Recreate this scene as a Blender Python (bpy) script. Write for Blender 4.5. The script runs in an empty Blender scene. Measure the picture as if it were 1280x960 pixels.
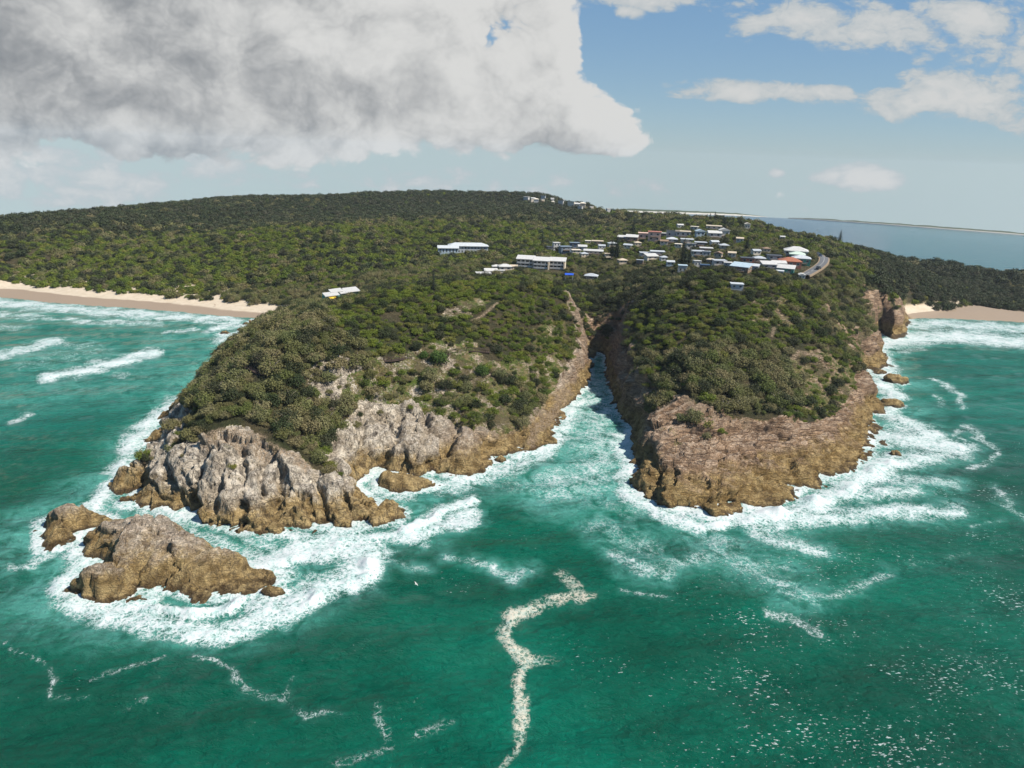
import bpy, bmesh, math, random
import numpy as np
from mathutils import Matrix, Vector
R = math.radians
rng = np.random.default_rng(7); random.seed(7)
SC = bpy.context.scene; COL = SC.collection

# ------------------------------------------------------------------ camera, sky, sun, exposure
CAM = np.array([0.0, 0.0, 90.0]); FPX = 888.0
PITCH, ROLL = R(17.8), R(2.0)
RAD, CY = 37000.0, 200.0                      # the earth falls away round the headland
_r = np.array([1.0, 0, 0]); _f = np.array([0, math.cos(PITCH), -math.sin(PITCH)]); _u = np.cross(_r, _f)
CX_ = math.cos(ROLL)*_r + math.sin(ROLL)*_u
CY_ = -math.sin(ROLL)*_r + math.cos(ROLL)*_u
cd = bpy.data.cameras.new('camera'); cam = bpy.data.objects.new('camera', cd); COL.objects.link(cam)
cd.sensor_width = 36.0; cd.lens = 36.0*FPX/1280.0; cd.clip_start = 1.0; cd.clip_end = 30000.0
m = Matrix.Identity(4)
for i in range(3):
    m[i][0], m[i][1], m[i][2], m[i][3] = CX_[i], CY_[i], -_f[i], CAM[i]
cam.matrix_world = m; SC.camera = cam
SUN_AZ, SUN_EL = R(108), R(50)                 # azimuth from +Y towards +X
sd = bpy.data.lights.new('sun', 'SUN'); sd.energy = 5.0; sd.angle = R(0.5); sd.color = (1.0, 0.94, 0.85)
sun = bpy.data.objects.new('sun', sd); COL.objects.link(sun)
SUNV = np.array([math.sin(SUN_AZ)*math.cos(SUN_EL), math.cos(SUN_AZ)*math.cos(SUN_EL), math.sin(SUN_EL)])
sun.rotation_euler = Vector(SUNV).to_track_quat('Z', 'Y').to_euler(); sun.location = (300, 100, 400)
SC.view_settings.view_transform = 'Standard'; SC.view_settings.look = 'None'
SC.view_settings.exposure = 0.7; SC.view_settings.gamma = 1.0
SC.cycles.use_denoising = True
SC.cycles.max_bounces = 5; SC.cycles.diffuse_bounces = 3; SC.cycles.glossy_bounces = 2
SC.cycles.volume_bounces = 0; SC.cycles.sample_clamp_indirect = 4.0

def pix_dir(px, py):
    u = (np.asarray(px, float)-640)/FPX; v = (480-np.asarray(py, float))/FPX
    d = u[..., None]*CX_ + v[..., None]*CY_ + _f
    return d/np.linalg.norm(d, axis=-1, keepdims=True)
def project(P):
    q = np.asarray(P, float)-CAM
    w = q@_f; w = np.where(w < 1e-3, 1e-3, w)
    return 640+FPX*(q@CX_)/w, 480-FPX*(q@CY_)/w
def sea_z(x, y): return -(x*x+(y-CY)**2)/(2*RAD)
def at(px, py, z=0.0):                        # the point z metres above sea level seen at a pixel
    d = pix_dir(np.asarray(px, float), np.asarray(py, float))
    h = np.asarray(z, float)*np.ones(d.shape[:-1])
    for _ in range(25):
        t = (h-CAM[2])/np.minimum(d[..., 2], -0.002); P = CAM+d*t[..., None]
        h = 0.5*h+0.5*(z+sea_z(P[..., 0], P[..., 1]))
    return P

class NT:                                     # a small node-tree helper
    def __init__(s, tree): s.t = tree; tree.nodes.clear()
    def n(s, kind, props=None, **ins):
        nd = s.t.nodes.new(kind)
        for k, v in (props or {}).items(): setattr(nd, k, v)
        for k, v in ins.items():
            key = int(k[1:]) if k[0] == 'i' and k[1:].isdigit() else k.replace('_', ' ')
            s.put(nd.inputs[key], v)
        return nd
    def put(s, sock, v):
        if isinstance(v, bpy.types.NodeSocket): s.t.links.new(v, sock)
        elif isinstance(v, bpy.types.Node): s.t.links.new(v.outputs[0], sock)
        else:
            if isinstance(v, (tuple, list)) and len(v) == 3 and sock.type == 'RGBA': v = (*v, 1)
            sock.default_value = v
    def m(s, op, a, b=0.0, c=None, clamp=False):
        nd = s.t.nodes.new('ShaderNodeMath'); nd.operation = op; nd.use_clamp = clamp
        s.put(nd.inputs[0], a); s.put(nd.inputs[1], b)
        if c is not None: s.put(nd.inputs[2], c)
        return nd.outputs[0]
    def vm(s, op, a, b=(0, 0, 0), scale=None):
        nd = s.t.nodes.new('ShaderNodeVectorMath'); nd.operation = op
        s.put(nd.inputs[0], a); s.put(nd.inputs[1], b)
        if scale is not None: s.put(nd.inputs['Scale'], scale)
        return nd.outputs[0]
    def step(s, x, lo, hi):                   # smoothstep
        nd = s.t.nodes.new('ShaderNodeMapRange'); nd.interpolation_type = 'SMOOTHSTEP'
        s.put(nd.inputs[0], x); s.put(nd.inputs[1], lo); s.put(nd.inputs[2], hi)
        return nd.outputs[0]
    def mix(s, fac, a, b, mode='MIX'):
        nd = s.t.nodes.new('ShaderNodeMix'); nd.data_type = 'RGBA'; nd.blend_type = mode
        s.put(nd.inputs[0], fac); s.put(nd.inputs[6], a); s.put(nd.inputs[7], b)
        return nd.outputs[2]
    def noise(s, vec, scale, detail=4.0, rough=0.55, dist=0.0, dims='3D', col=False):
        nd = s.n('ShaderNodeTexNoise', {'noise_dimensions': dims}, Vector=vec, Scale=scale, Detail=detail, Roughness=rough, Distortion=dist)
        return nd.outputs['Color' if col else 0]

def make_world():
    w = bpy.data.worlds.new('World'); SC.world = w; w.use_nodes = True
    g = NT(w.node_tree)
    sky = g.n('ShaderNodeTexSky', {'sky_type': 'NISHITA', 'sun_disc': False, 'sun_elevation': SUN_EL, 'sun_rotation': SUN_AZ,
                                   'altitude': 90.0, 'air_density': 1.0, 'dust_density': 0.3, 'ozone_density': 3.0})
    co = g.n('ShaderNodeTexCoord').outputs['Generated']
    sx = g.n('ShaderNodeSeparateXYZ', Vector=co)
    # keep the sky's own horizon colour below the horizon
    zz = g.m('MAXIMUM', sx.outputs[2], 0.015)
    g.put(sky.inputs[0], g.n('ShaderNodeCombineXYZ', X=sx.outputs[0], Y=sx.outputs[1], Z=zz))
    y = g.m('MAXIMUM', sx.outputs[1], 0.25)
    gx = g.m('DIVIDE', sx.outputs[0], y); gz = g.m('DIVIDE', sx.outputs[2], y)
    def cloud(ells, seed, stretch, fs, amp, gx, gz):
        cov = None
        for (px, py, rx, ry, wgt) in ells:
            d = pix_dir(px, py); cx, cz = d[0]/d[1], d[2]/d[1]
            rx, rz = rx/FPX*1.08, ry/FPX*1.08
            a = g.m('MULTIPLY_ADD', gx, 1/rx, -cx/rx); b = g.m('MULTIPLY_ADD', gz, 1/rz, -cz/rz)
            # tilt of the picture's own axes is small; the ellipses stay level
            q = g.m('MULTIPLY_ADD', a, a, g.m('MULTIPLY', b, b))
            v = g.m('MULTIPLY', g.m('SUBTRACT', 1.0, q), wgt)
            v = g.m('MAXIMUM', v, -1.2)
            cov = v if cov is None else g.m('SMOOTH_MAX', cov, v, 0.25)
        p = g.n('ShaderNodeCombineXYZ', X=gx, Y=g.m('MULTIPLY', gz, stretch), Z=seed)
        wp = g.vm('ADD', p, g.vm('SCALE', g.vm('SUBTRACT', g.noise(p, fs*1.3, 4.0, 0.55, col=True), (0.5, 0.5, 0.5)), scale=0.12))
        vb = g.n('ShaderNodeTexVoronoi', {'feature': 'F1', 'voronoi_dimensions': '2D', 'normalize': True}, Vector=wp, Scale=fs*1.5, Detail=3.0, Roughness=0.6, Lacunarity=2.3).outputs[0]
        n = g.m('ADD', g.m('MULTIPLY', g.noise(p, fs, 10.0, 0.58, 0.1), 0.62), g.m('MULTIPLY', g.m('SUBTRACT', 0.86, vb), 0.38))
        return g.m('MULTIPLY_ADD', g.m('SUBTRACT', n, 0.5), amp, cov), vb, p
    # the large cumulus bank over the hills; then the scattered small clouds
    big = [(90, 50, 420, 112, 1.3), (330, 85, 330, 92, 1.3), (545, 112, 165, 66, 1.1), (690, 150, 100, 34, 1.0), (755, 172, 50, 20, .8), (150, 150, 300, 34, 1.0),
           (490, 20, 170, 60, 0.9), (-250, 50, 420, 140, 1.2), (100, -140, 480, 130, 1.2), (695, 70, 30, 40, .5), (720, 130, 40, 30, .5), (520, 168, 120, 18, .6), (640, 135, 100, 48, 1.0)]
    small = [(1090, 30, 140, 26, .9), (1220, 35, 130, 30, .8), (965, 115, 110, 12, .9), (1200, 120, 120, 26, 1.0), (1085, 222, 42, 15, 1.0), (1038, 221, 22, 9, .8),
             (970, 216, 9, 6, .7), (60, 215, 190, 26, .75), (250, 205, 90, 12, .5), (100, 240, 200, 10, .5), (190, 220, 60, 14, .6), (785, 17, 14, 6, .6), (1290, 265, 40, 8, .5), (1010, 22, 70, 22, .7), (1270, 75, 100, 14, .6), (1145, 92, 18, 5, .5),
             (640, 10, 60, 22, .5), (870, 0, 110, 9, .5), (30, 250, 120, 12, .5), (1350, 120, 150, 40, 1.0), (330, 228, 300, 12, .1)]
    D1, n1, p1 = cloud(big, 3.1, 1.25, 6.0, 5.0, gx, gz)
    dx, dz = 0.024, 0.03                       # the same field a step towards the sun
    D1s, _, _ = cloud(big, 3.1, 1.25, 6.0, 5.0, g.m('ADD', gx, dx), g.m('ADD', gz, dz))
    D2, n2, p2 = cloud(small, 8.7, 2.0, 10.0, 6.5, gx, gz)
    a1 = g.step(D1, 0.0, 0.26); a2 = g.m('MULTIPLY', g.step(D2, 0.05, 0.75), 0.95)
    lit = g.m('MULTIPLY_ADD', g.m('SUBTRACT', D1, D1s), 0.45, 0.58)
    thick = g.step(D1, 0.2, 2.0)
    big_n = g.noise(p1, 2.6, 5.0, 0.55)
    lit = g.m('ADD', lit, g.m('MULTIPLY', g.m('SUBTRACT', big_n, 0.5), 1.1))
    lit = g.m('ADD', lit, g.m('MULTIPLY', g.m('SUBTRACT', 0.40, n1), 1.25))
    lit = g.m('SUBTRACT', lit, g.m('MULTIPLY', thick, 0.34))
    lit = g.m('SUBTRACT', lit, g.m('MULTIPLY', g.step(gx, -0.1, -0.7), 0.20))
    lit = g.step(lit, -0.30, 0.95)
    c1 = g.mix(lit, (0.205, 0.22, 0.235), (0.56, 0.56, 0.55))
    c2 = g.mix(g.step(D2, 0.2, 1.6), (0.38, 0.42, 0.44), (0.53, 0.53, 0.52))
    k = 0.76/0.085
    zz2 = g.m('MAXIMUM', gz, 0.0)
    hz = g.m('POWER', 2.718, g.m('MULTIPLY', zz2, -5.5))
    own = g.mix(hz, (0.075*k, 0.20*k, 0.40*k), (0.235*k, 0.35*k, 0.415*k))
    base = g.mix(0.75, sky.outputs[0], own)
    base = g.vm('SCALE', base, scale=1.0); c = g.mix(a2, base, g.vm('SCALE', c2, scale=k)); c = g.mix(a1, c, g.vm('SCALE', c1, scale=k))
    bg = g.n('ShaderNodeBackground', Color=c, Strength=0.085)
    g.n('ShaderNodeOutputWorld', Surface=bg)
    w.cycles.sampling_method = 'MANUAL'; w.cycles.sample_map_resolution = 512
make_world()

# ------------------------------------------------------------------ noise in numpy
_perm = rng.permutation(256).astype(np.int32); _perm = np.concatenate([_perm]*3)
_grad = rng.normal(size=(256, 3)); _grad /= np.linalg.norm(_grad, axis=1)[:, None]
def perlin(P):
    I = np.floor(P).astype(np.int64); F = P-I; I &= 255
    U = F*F*F*(F*(F*6-15)+10); out = 0
    for dx in (0, 1):
        wx = U[:, 0] if dx else 1-U[:, 0]; hx = _perm[I[:, 0]+dx]
        for dy in (0, 1):
            wy = wx*(U[:, 1] if dy else 1-U[:, 1]); hy = _perm[hx+I[:, 1]+dy]
            for dz in (0, 1):
                g = _grad[_perm[hy+I[:, 2]+dz]]
                out = out+wy*(U[:, 2] if dz else 1-U[:, 2])*(g[:, 0]*(F[:, 0]-dx)+g[:, 1]*(F[:, 1]-dy)+g[:, 2]*(F[:, 2]-dz))
    return out*1.6
def fbm(P, octs=4, gain=0.5, lac=2.03):
    a, s, out = 1.0, 0, 0
    P = np.array(P, float)
    for i in range(octs):
        out = out+a*perlin(P+i*17.3); s += a; a *= gain; P = P*lac
    return out/s
def ridged(P, octs=4, gain=0.55):
    a, s, out = 1.0, 0, 0
    P = np.array(P, float)
    for i in range(octs):
        out = out+a*(1-2*np.abs(perlin(P+i*11.7))); s += a; a *= gain; P = P*2.1
    return out/s
def worley(P, full=False):                                # F1, F2 and the cell's random value
    I = np.floor(P).astype(np.int64); F = P-I
    f1 = np.full(len(P), 9.0); f2 = f1.copy(); cid = np.zeros(len(P)); gg = np.zeros(P.shape); rv = np.zeros(P.shape)
    for dx in (-1, 0, 1):
        for dy in (-1, 0, 1):
            for dz in (-1, 0, 1):
                h = _perm[_perm[_perm[(I[:, 0]+dx) & 255]+((I[:, 1]+dy) & 255)]+((I[:, 2]+dz) & 255)]
                j = _grad[h]*0.5+0.5
                d = np.sqrt((dx+j[:, 0]-F[:, 0])**2+(dy+j[:, 1]-F[:, 1])**2+(dz+j[:, 2]-F[:, 2])**2)
                n = d < f1
                if full:
                    gg[n] = _grad[_perm[h[n]+1]]; rv[n] = F[n]-np.array([dx, dy, dz])-j[n]
                f2 = np.where(n, f1, np.minimum(f2, d)); cid = np.where(n, h/255.0, cid); f1 = np.where(n, d, f1)
    return (f1, f2, cid, gg, rv) if full else (f1, f2, cid)
def sstep(x, a, b):
    t = np.clip((x-a)/(b-a), 0, 1); return t*t*(3-2*t)

# ------------------------------------------------------------------ the lie of the land
def inside(px, py, poly):
    px, py = np.asarray(px), np.asarray(py); c = np.zeros(px.shape, bool); n = len(poly)
    for i in range(n):
        x0, y0 = poly[i]; x1, y1 = poly[(i+1) % n]
        if y0 == y1: continue
        c ^= ((y0 > py) != (y1 > py)) & (px < (x1-x0)*(py-y0)/(y1-y0)+x0)
    return c
def dist_poly(X, Y, poly, W=None, closed=True):
    best = np.full(X.shape, 1e9); wv = np.zeros(X.shape); n = len(poly)
    for i in range(n if closed else n-1):
        ax, ay = poly[i]; bx, by = poly[(i+1) % n]; ex, ey = bx-ax, by-ay
        t = np.clip(((X-ax)*ex+(Y-ay)*ey)/(ex*ex+ey*ey+1e-9), 0, 1)
        d = (X-ax-t*ex)**2+(Y-ay-t*ey)**2; nb = d < best
        best = np.where(nb, d, best)
        if W is not None: wv = np.where(nb, W[i]+(W[(i+1) % n]-W[i])*t, wv)
    return np.sqrt(best), wv

# coast: (pixel x, pixel y, width over which the shore climbs)
COAST = [(-90,366,41),(0,372,41),(60,378,41),(110,382,41),(170,386,41),(230,391,41),(290,396,41),(318,398,41),(308,405,20),(290,424,14),(283,434,20),(262,460,24),(245,478,24),
 (228,500,20),(215,525,14),(197,543,9),(183,553,6),(200,553,8),(214,548,9),(205,566,10),(188,578,8),(174,588,7),(172,593,7),(152,598,6),(134,605,5),(133,612,5),(150,613,7),(170,612,9),(163,622,8),(150,628,6),(166,632,8),
 (192,633,9),(205,641,9),(235,650,13),(262,655,15),(285,663,15),(308,667,15),(328,665,15),(334,655,15),(352,652,15),(374,658,15),(400,662,14),(425,665,13),(443,664,12),(470,658,9),(498,650,7),
 (506,641,7),(480,629,7),(455,615,8),(441,606,8),(452,602,8),(466,595,8),(482,590,7),(500,592,7),(530,594,7),(548,590,7),(570,597,7),(588,598,7),(602,594,7),(612,582,7),(618,570,8),(640,566,8),(675,563,8),
 (690,545,9),(698,525,9),(712,505,8),(728,488,7),(735,478,7),(738,462,9),(737,448,16),(747,440,22),(757,445,16),(760,460,9),(763,480,6),(772,505,7),(776,520,7),(785,530,7),(790,545,7),(785,568,7),(799,588,9),(795,600,9),
 (790,612,9),(805,622,9),(825,635,9),(845,640,10),(870,645,11),(900,651,12),(930,641,12),(960,632,12),(985,622,12),(1010,610,12),(1034,597,12),(1058,591,12),(1078,577,12),(1091,568,12),(1094,548,12),(1092,526,12),
 (1080,516,10),(1106,518,6),(1098,506,8),(1082,492,10),(1068,482,10),(1085,476,10),(1084,463,10),(1105,457,9),(1105,448,10),(1096,432,12),(1087,419,10),(1100,414,6),(1114,423,6),(1132,420,6),(1127,411,8),(1137,406,10),
 (1137,399,30),(1170,398,60),(1220,400,60),(1280,403,60),(1400,412,60)]
_c = np.array(COAST, float); _cw = at(_c[:, 0], _c[:, 1], 0.0)
def polar(az, r): return (r*math.sin(R(az)), r*math.cos(R(az)))
CP = [tuple(p[:2]) for p in _cw]; CW = list(_c[:, 2])
for az, r in ((56, 520), (56, 760), (46, 780), (36, 800), (30, 790), (25, 770), (20, 800), (15, 860), (11, 980), (8, 1250), (3, 1700), (-15, 1400), (-24, 1080), (-31, 930), (-40, 850), (-62, 800), (-62, 470)):
    CP.append(polar(az, r)); CW.append(60.0)
# heights: (pixel x, pixel y, metres above the sea)
HGT = [(230,570,11),(275,546,16.5),(300,549,15.5),(330,568,13),(362,582,11),(400,590,9),(440,612,5.5),(480,641,3),(190,600,7),(160,606,4),(215,610,10),(345,548,16),(375,560,12),(410,572,10),
 (440,502,15),(490,515,12),(550,502,13),(600,530,9),(640,540,6),(470,560,8),(520,560,7),(560,567,4.5),(590,572,4),(430,580,7),
 (300,500,22),(250,512,18),(350,480,24),(400,450,28),(330,440,28),(290,470,22),(300,430,20),(270,470,14),(350,400,28),(400,386,27),(450,430,29),(450,460,24),(500,450,22),(500,480,17),(560,450,21),(620,450,19),(680,440,17),(560,480,16.5),(620,490,12),
 (670,500,8),(500,400,31),(560,400,30),(620,400,29),(680,400,26),(690,510,3.5),(665,540,5),(715,490,6),(335,388,2.5),(362,379,4),(395,381,12),(330,408,9),(418,374,11),(440,366,13),
 (450,382,33),(500,371,35),(560,359,36),(620,353,35),(680,353,33),(720,370,29),(738,402,19),(725,430,14),(700,442,15),(748,426,7),(748,410,12),(748,390,18),(750,370,22),(750,350,24),
 (776,440,13),(802,480,10.5),(820,500,10.5),(845,500,14),(770,420,19),(860,502,15),(900,522,13),(830,560,8.5),(860,560,9),(900,590,6),(860,600,5),(960,580,5.5),(1000,560,6.5),(1050,550,5.5),(1000,512,12),(950,505,14),(1050,500,10),(1078,530,3.5),(930,545,8.5),
 (1040,450,19),(1000,430,25),(1060,420,19),(1080,400,19),(1100,390,15),(1120,376,12),(1105,350,26),(1060,340,36),(1020,370,36),(950,380,36),(850,400,30),(800,420,23),(780,400,23),(850,450,23),(800,450,20.5),(900,450,23.5),(950,450,22.5),(900,400,32),
 (960,420,28),(900,370,38),(800,370,30),(800,350,30),(850,345,34),(950,350,42),(980,330,40),(1020,322,39),(900,320,40),(850,320,36),(800,320,32),(900,297,44),(840,292,40),(960,292,42),(1020,303,40),(1050,308,36),(900,277,43),(840,271,41),(800,271,38),(960,286,40),
 (1010,296,38),(1100,320,24),(1150,345,10),(1150,320,16),(1200,360,6),(1280,362,6),(1200,313,19),(1280,325,20),(1280,345,12),(1200,335,12),(1130,308,20),(1080,305,24),(1360,365,6),(1360,335,18),
 (650,336,26),(600,346,24),(550,346,22),(700,326,28),(750,331,28),(580,313,22),(450,351,14),(400,357,9),(100,354,5),(0,352,5),(200,360,5),(300,366,5),(350,374,5),(-90,345,5),(0,335,7),(0,322,8),(100,330,9),(200,332,10),(300,330,13),(400,330,16),(500,326,18),
 (0,304,12),(200,302,17),(300,293,25),(400,287,29),(500,280,31),(600,273,34),(700,266,35),(450,312,21),(600,302,26),(700,302,28),(700,282,31),(770,287,33),(-90,320,8)]
HPOL = [(az, r, z) for (px, py, r, z) in [] for az in []]
# ridges behind, by pixel of the skyline and distance
RIDGE = [(-90,310,600),(0,299,640),(75,288,690),(150,277,740),(250,264,850),(330,256,930),(400,248,1000),(460,244,1040),(520,242,1080),(580,243,1080),(640,244,1080),(690,248,1040),(740,259,930),(785,267,800)]
RIDGE2 = [(-90,284,760),(0,277,800),(50,274,850),(100,270,900),(200,261,1000),(300,251,1100),(380,248,1200)]
def ridge_pts(lst):
    out = []
    for px, py, r in lst:
        d = pix_dir(px, py); t = r/math.hypot(d[0], d[1]); P = CAM+d*t
        out.append((P[0], P[1], P[2]-sea_z(P[0], P[1])))
    return out
_h = np.array(HGT, float); _hw = at(_h[:, 0], _h[:, 1], _h[:, 2])
ctrl = [(p[0], p[1], z) for p, z in zip(_hw, _h[:, 2])]
rp, rp2 = ridge_pts(RIDGE), ridge_pts(RIDGE2)
ctrl += rp+rp2
for (x, y, z), k in [(p, 0.93) for p in rp[2:]]: ctrl.append((x*k, y*k, z-9))     # the front slope
for (x, y, z) in rp[6:]: ctrl.append((x*1.14, y*1.14, z*0.35))
for (x, y, z) in rp2: ctrl.append((x*1.12, y*1.12, z-14))
for az, r, z in ((22, 700, 12), (28, 720, 8), (16, 800, 12), (11, 900, 14), (34, 770, 6), (44, 760, 6), (6, 1050, 12)): ctrl.append((*polar(az, r), z))
ctrl = np.array(ctrl)
def lp(x, y):
    r = np.hypot(x, y)+1e-6
    return np.arctan2(x, y)*4.0, np.log(r/200.0)*4.0
def tps_fit(C, lam=0.004):
    u, v = C[:, 0], C[:, 1]; n = len(u)
    d2 = (u[:, None]-u)**2+(v[:, None]-v)**2; K = 0.5*d2*np.log(d2+1e-12)
    A = np.zeros((n+3, n+3)); A[:n, :n] = K+lam*np.eye(n)
    A[:n, n] = A[n, :n] = 1; A[:n, n+1] = A[n+1, :n] = u; A[:n, n+2] = A[n+2, :n] = v
    return np.linalg.solve(A, np.concatenate([C[:, 2], [0, 0, 0]]))
def tps_eval(C, w, u, v):
    out = np.empty(u.shape); n = len(C); cu = C[:, 0].astype(np.float32); cv = C[:, 1].astype(np.float32); ww = w.astype(np.float32)
    for s in range(0, len(u), 40000):
        a = u[s:s+40000].astype(np.float32)[:, None]; b = v[s:s+40000].astype(np.float32)[:, None]
        d2 = (a-cu)**2+(b-cv)**2
        out[s:s+40000] = (0.5*d2*np.log(d2+1e-12))@ww[:n]+ww[n]+ww[n+1]*a[:, 0]+ww[n+2]*b[:, 0]
    return out
_u_, _v_ = lp(ctrl[:, 0], ctrl[:, 1]); TC = np.stack([_u_, _v_, ctrl[:, 2]], 1); TW = tps_fit(TC)
def height(x, y, detail=True):                # metres above the sea, and distance inland
    x = np.asarray(x, float); y = np.asarray(y, float); sh = x.shape; x = x.ravel(); y = y.ravel()
    P = np.stack([x, y, 0*x], 1)
    if detail:
        k_ = 0.75+2.0*sstep(np.hypot(x-42.0, (y-285.0)*0.4), 14.0, 34.0)
        wx = fbm(P/14.0+5, 3)*k_; wy = fbm(P/14.0+55, 3)*k_
    else: wx = wy = 0
    ins = inside(x+wx, y+wy, CP); d, W = dist_poly(x+wx, y+wy, CP, CW)
    cut = (wx if detail else 0)
    W = np.maximum(W, 3.0)
    u, v = lp(x, y); H = np.maximum(tps_eval(TC, TW, u, v), 2.0)
    t = np.clip(d/W, 0, 1)
    S = np.where(W > 40, np.clip(d/24.0, 0, 1), 1-(1-t)**2.0)
    z = np.where(ins, H*S+np.where(W > 40, 0, 0), -np.minimum(d*0.9, 9))
    return z.reshape(sh), np.where(ins, d, -d).reshape(sh), W.reshape(sh)
def ray_ground(pts):                          # where the pixel's sight line meets the land
    out = []
    rr = np.exp(np.linspace(math.log(110), math.log(1500), 700))
    for px, py in pts:
        d = pix_dir(px, py); hd = math.hypot(d[0], d[1]); P = CAM+d*(rr/hd)[:, None]
        z, _, _ = height(P[:, 0], P[:, 1]); g = np.maximum(z, 0)+sea_z(P[:, 0], P[:, 1])
        k = np.argmax(P[:, 2] < g) if (P[:, 2] < g).any() else len(rr)-1
        out.append((P[k, 0], P[k, 1], g[k]))
    return np.array(out)

def mesh_obj(name, V, F, mats=(), parent=None, smooth=True):
    me = bpy.data.meshes.new(name); V = np.asarray(V, np.float32); F = np.asarray(F, np.int32)
    me.vertices.add(len(V)); me.vertices.foreach_set('co', V.ravel())
    k = F.shape[1]; me.loops.add(F.size); me.loops.foreach_set('vertex_index', F.ravel())
    me.polygons.add(len(F)); me.polygons.foreach_set('loop_start', np.arange(0, F.size, k, dtype=np.int32))
    try: me.polygons.foreach_set('loop_total', np.full(len(F), k, np.int32))
    except Exception: pass
    if smooth: me.polygons.foreach_set('use_smooth', np.ones(len(F), bool))
    me.update(calc_edges=True)
    for mt in mats: me.materials.append(mt)
    o = bpy.data.objects.new(name, me); COL.objects.link(o)
    if parent is not None: o.parent = parent
    return o
def attr(o, name, val):
    a = o.data.attributes.new(name, 'FLOAT', 'POINT'); a.data.foreach_set('value', np.asarray(val, np.float32))
def grid_faces(nr, nc):
    i = np.arange((nr-1)*(nc-1)); a = (i//(nc-1))*nc+i % (nc-1)
    return np.stack([a, a+1, a+nc+1, a+nc], 1)
def compact(V, F, *A):
    used = np.unique(F); mp = np.full(len(V), -1); mp[used] = np.arange(len(used))
    return (V[used], mp[F], *[a[used] for a in A])
def normals(V, F):
    n = np.cross(V[F[:, 2]]-V[F[:, 0]], V[F[:, 3]]-V[F[:, 1]]); N = np.zeros_like(V)
    for k in range(4):
        for j in range(3): N[:, j] += np.bincount(F[:, k], n[:, j], len(V))
    return N/(np.linalg.norm(N, axis=1)[:, None]+1e-9)
def tag(o, label=None, cat=None, group=None, kind=None):
    if label: o['label'] = label
    if cat: o['category'] = cat
    if group: o['group'] = group
    if kind: o['kind'] = kind
    return o
def mat(name):
    mt = bpy.data.materials.new(name); mt.use_nodes = True; return mt, NT(mt.node_tree)
def A(g, name): return g.n('ShaderNodeAttribute', {'attribute_name': name}).outputs['Fac']
def finish(g, col, rough=0.9, normal=None, spec=0.3, **kw):
    b = g.n('ShaderNodeBsdfPrincipled', Base_Color=col, Roughness=rough, **kw); b.inputs['Specular IOR Level'].default_value = spec
    if normal is not None: g.put(b.inputs['Normal'], normal)
    g.n('ShaderNodeOutputMaterial', Surface=b)

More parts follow.
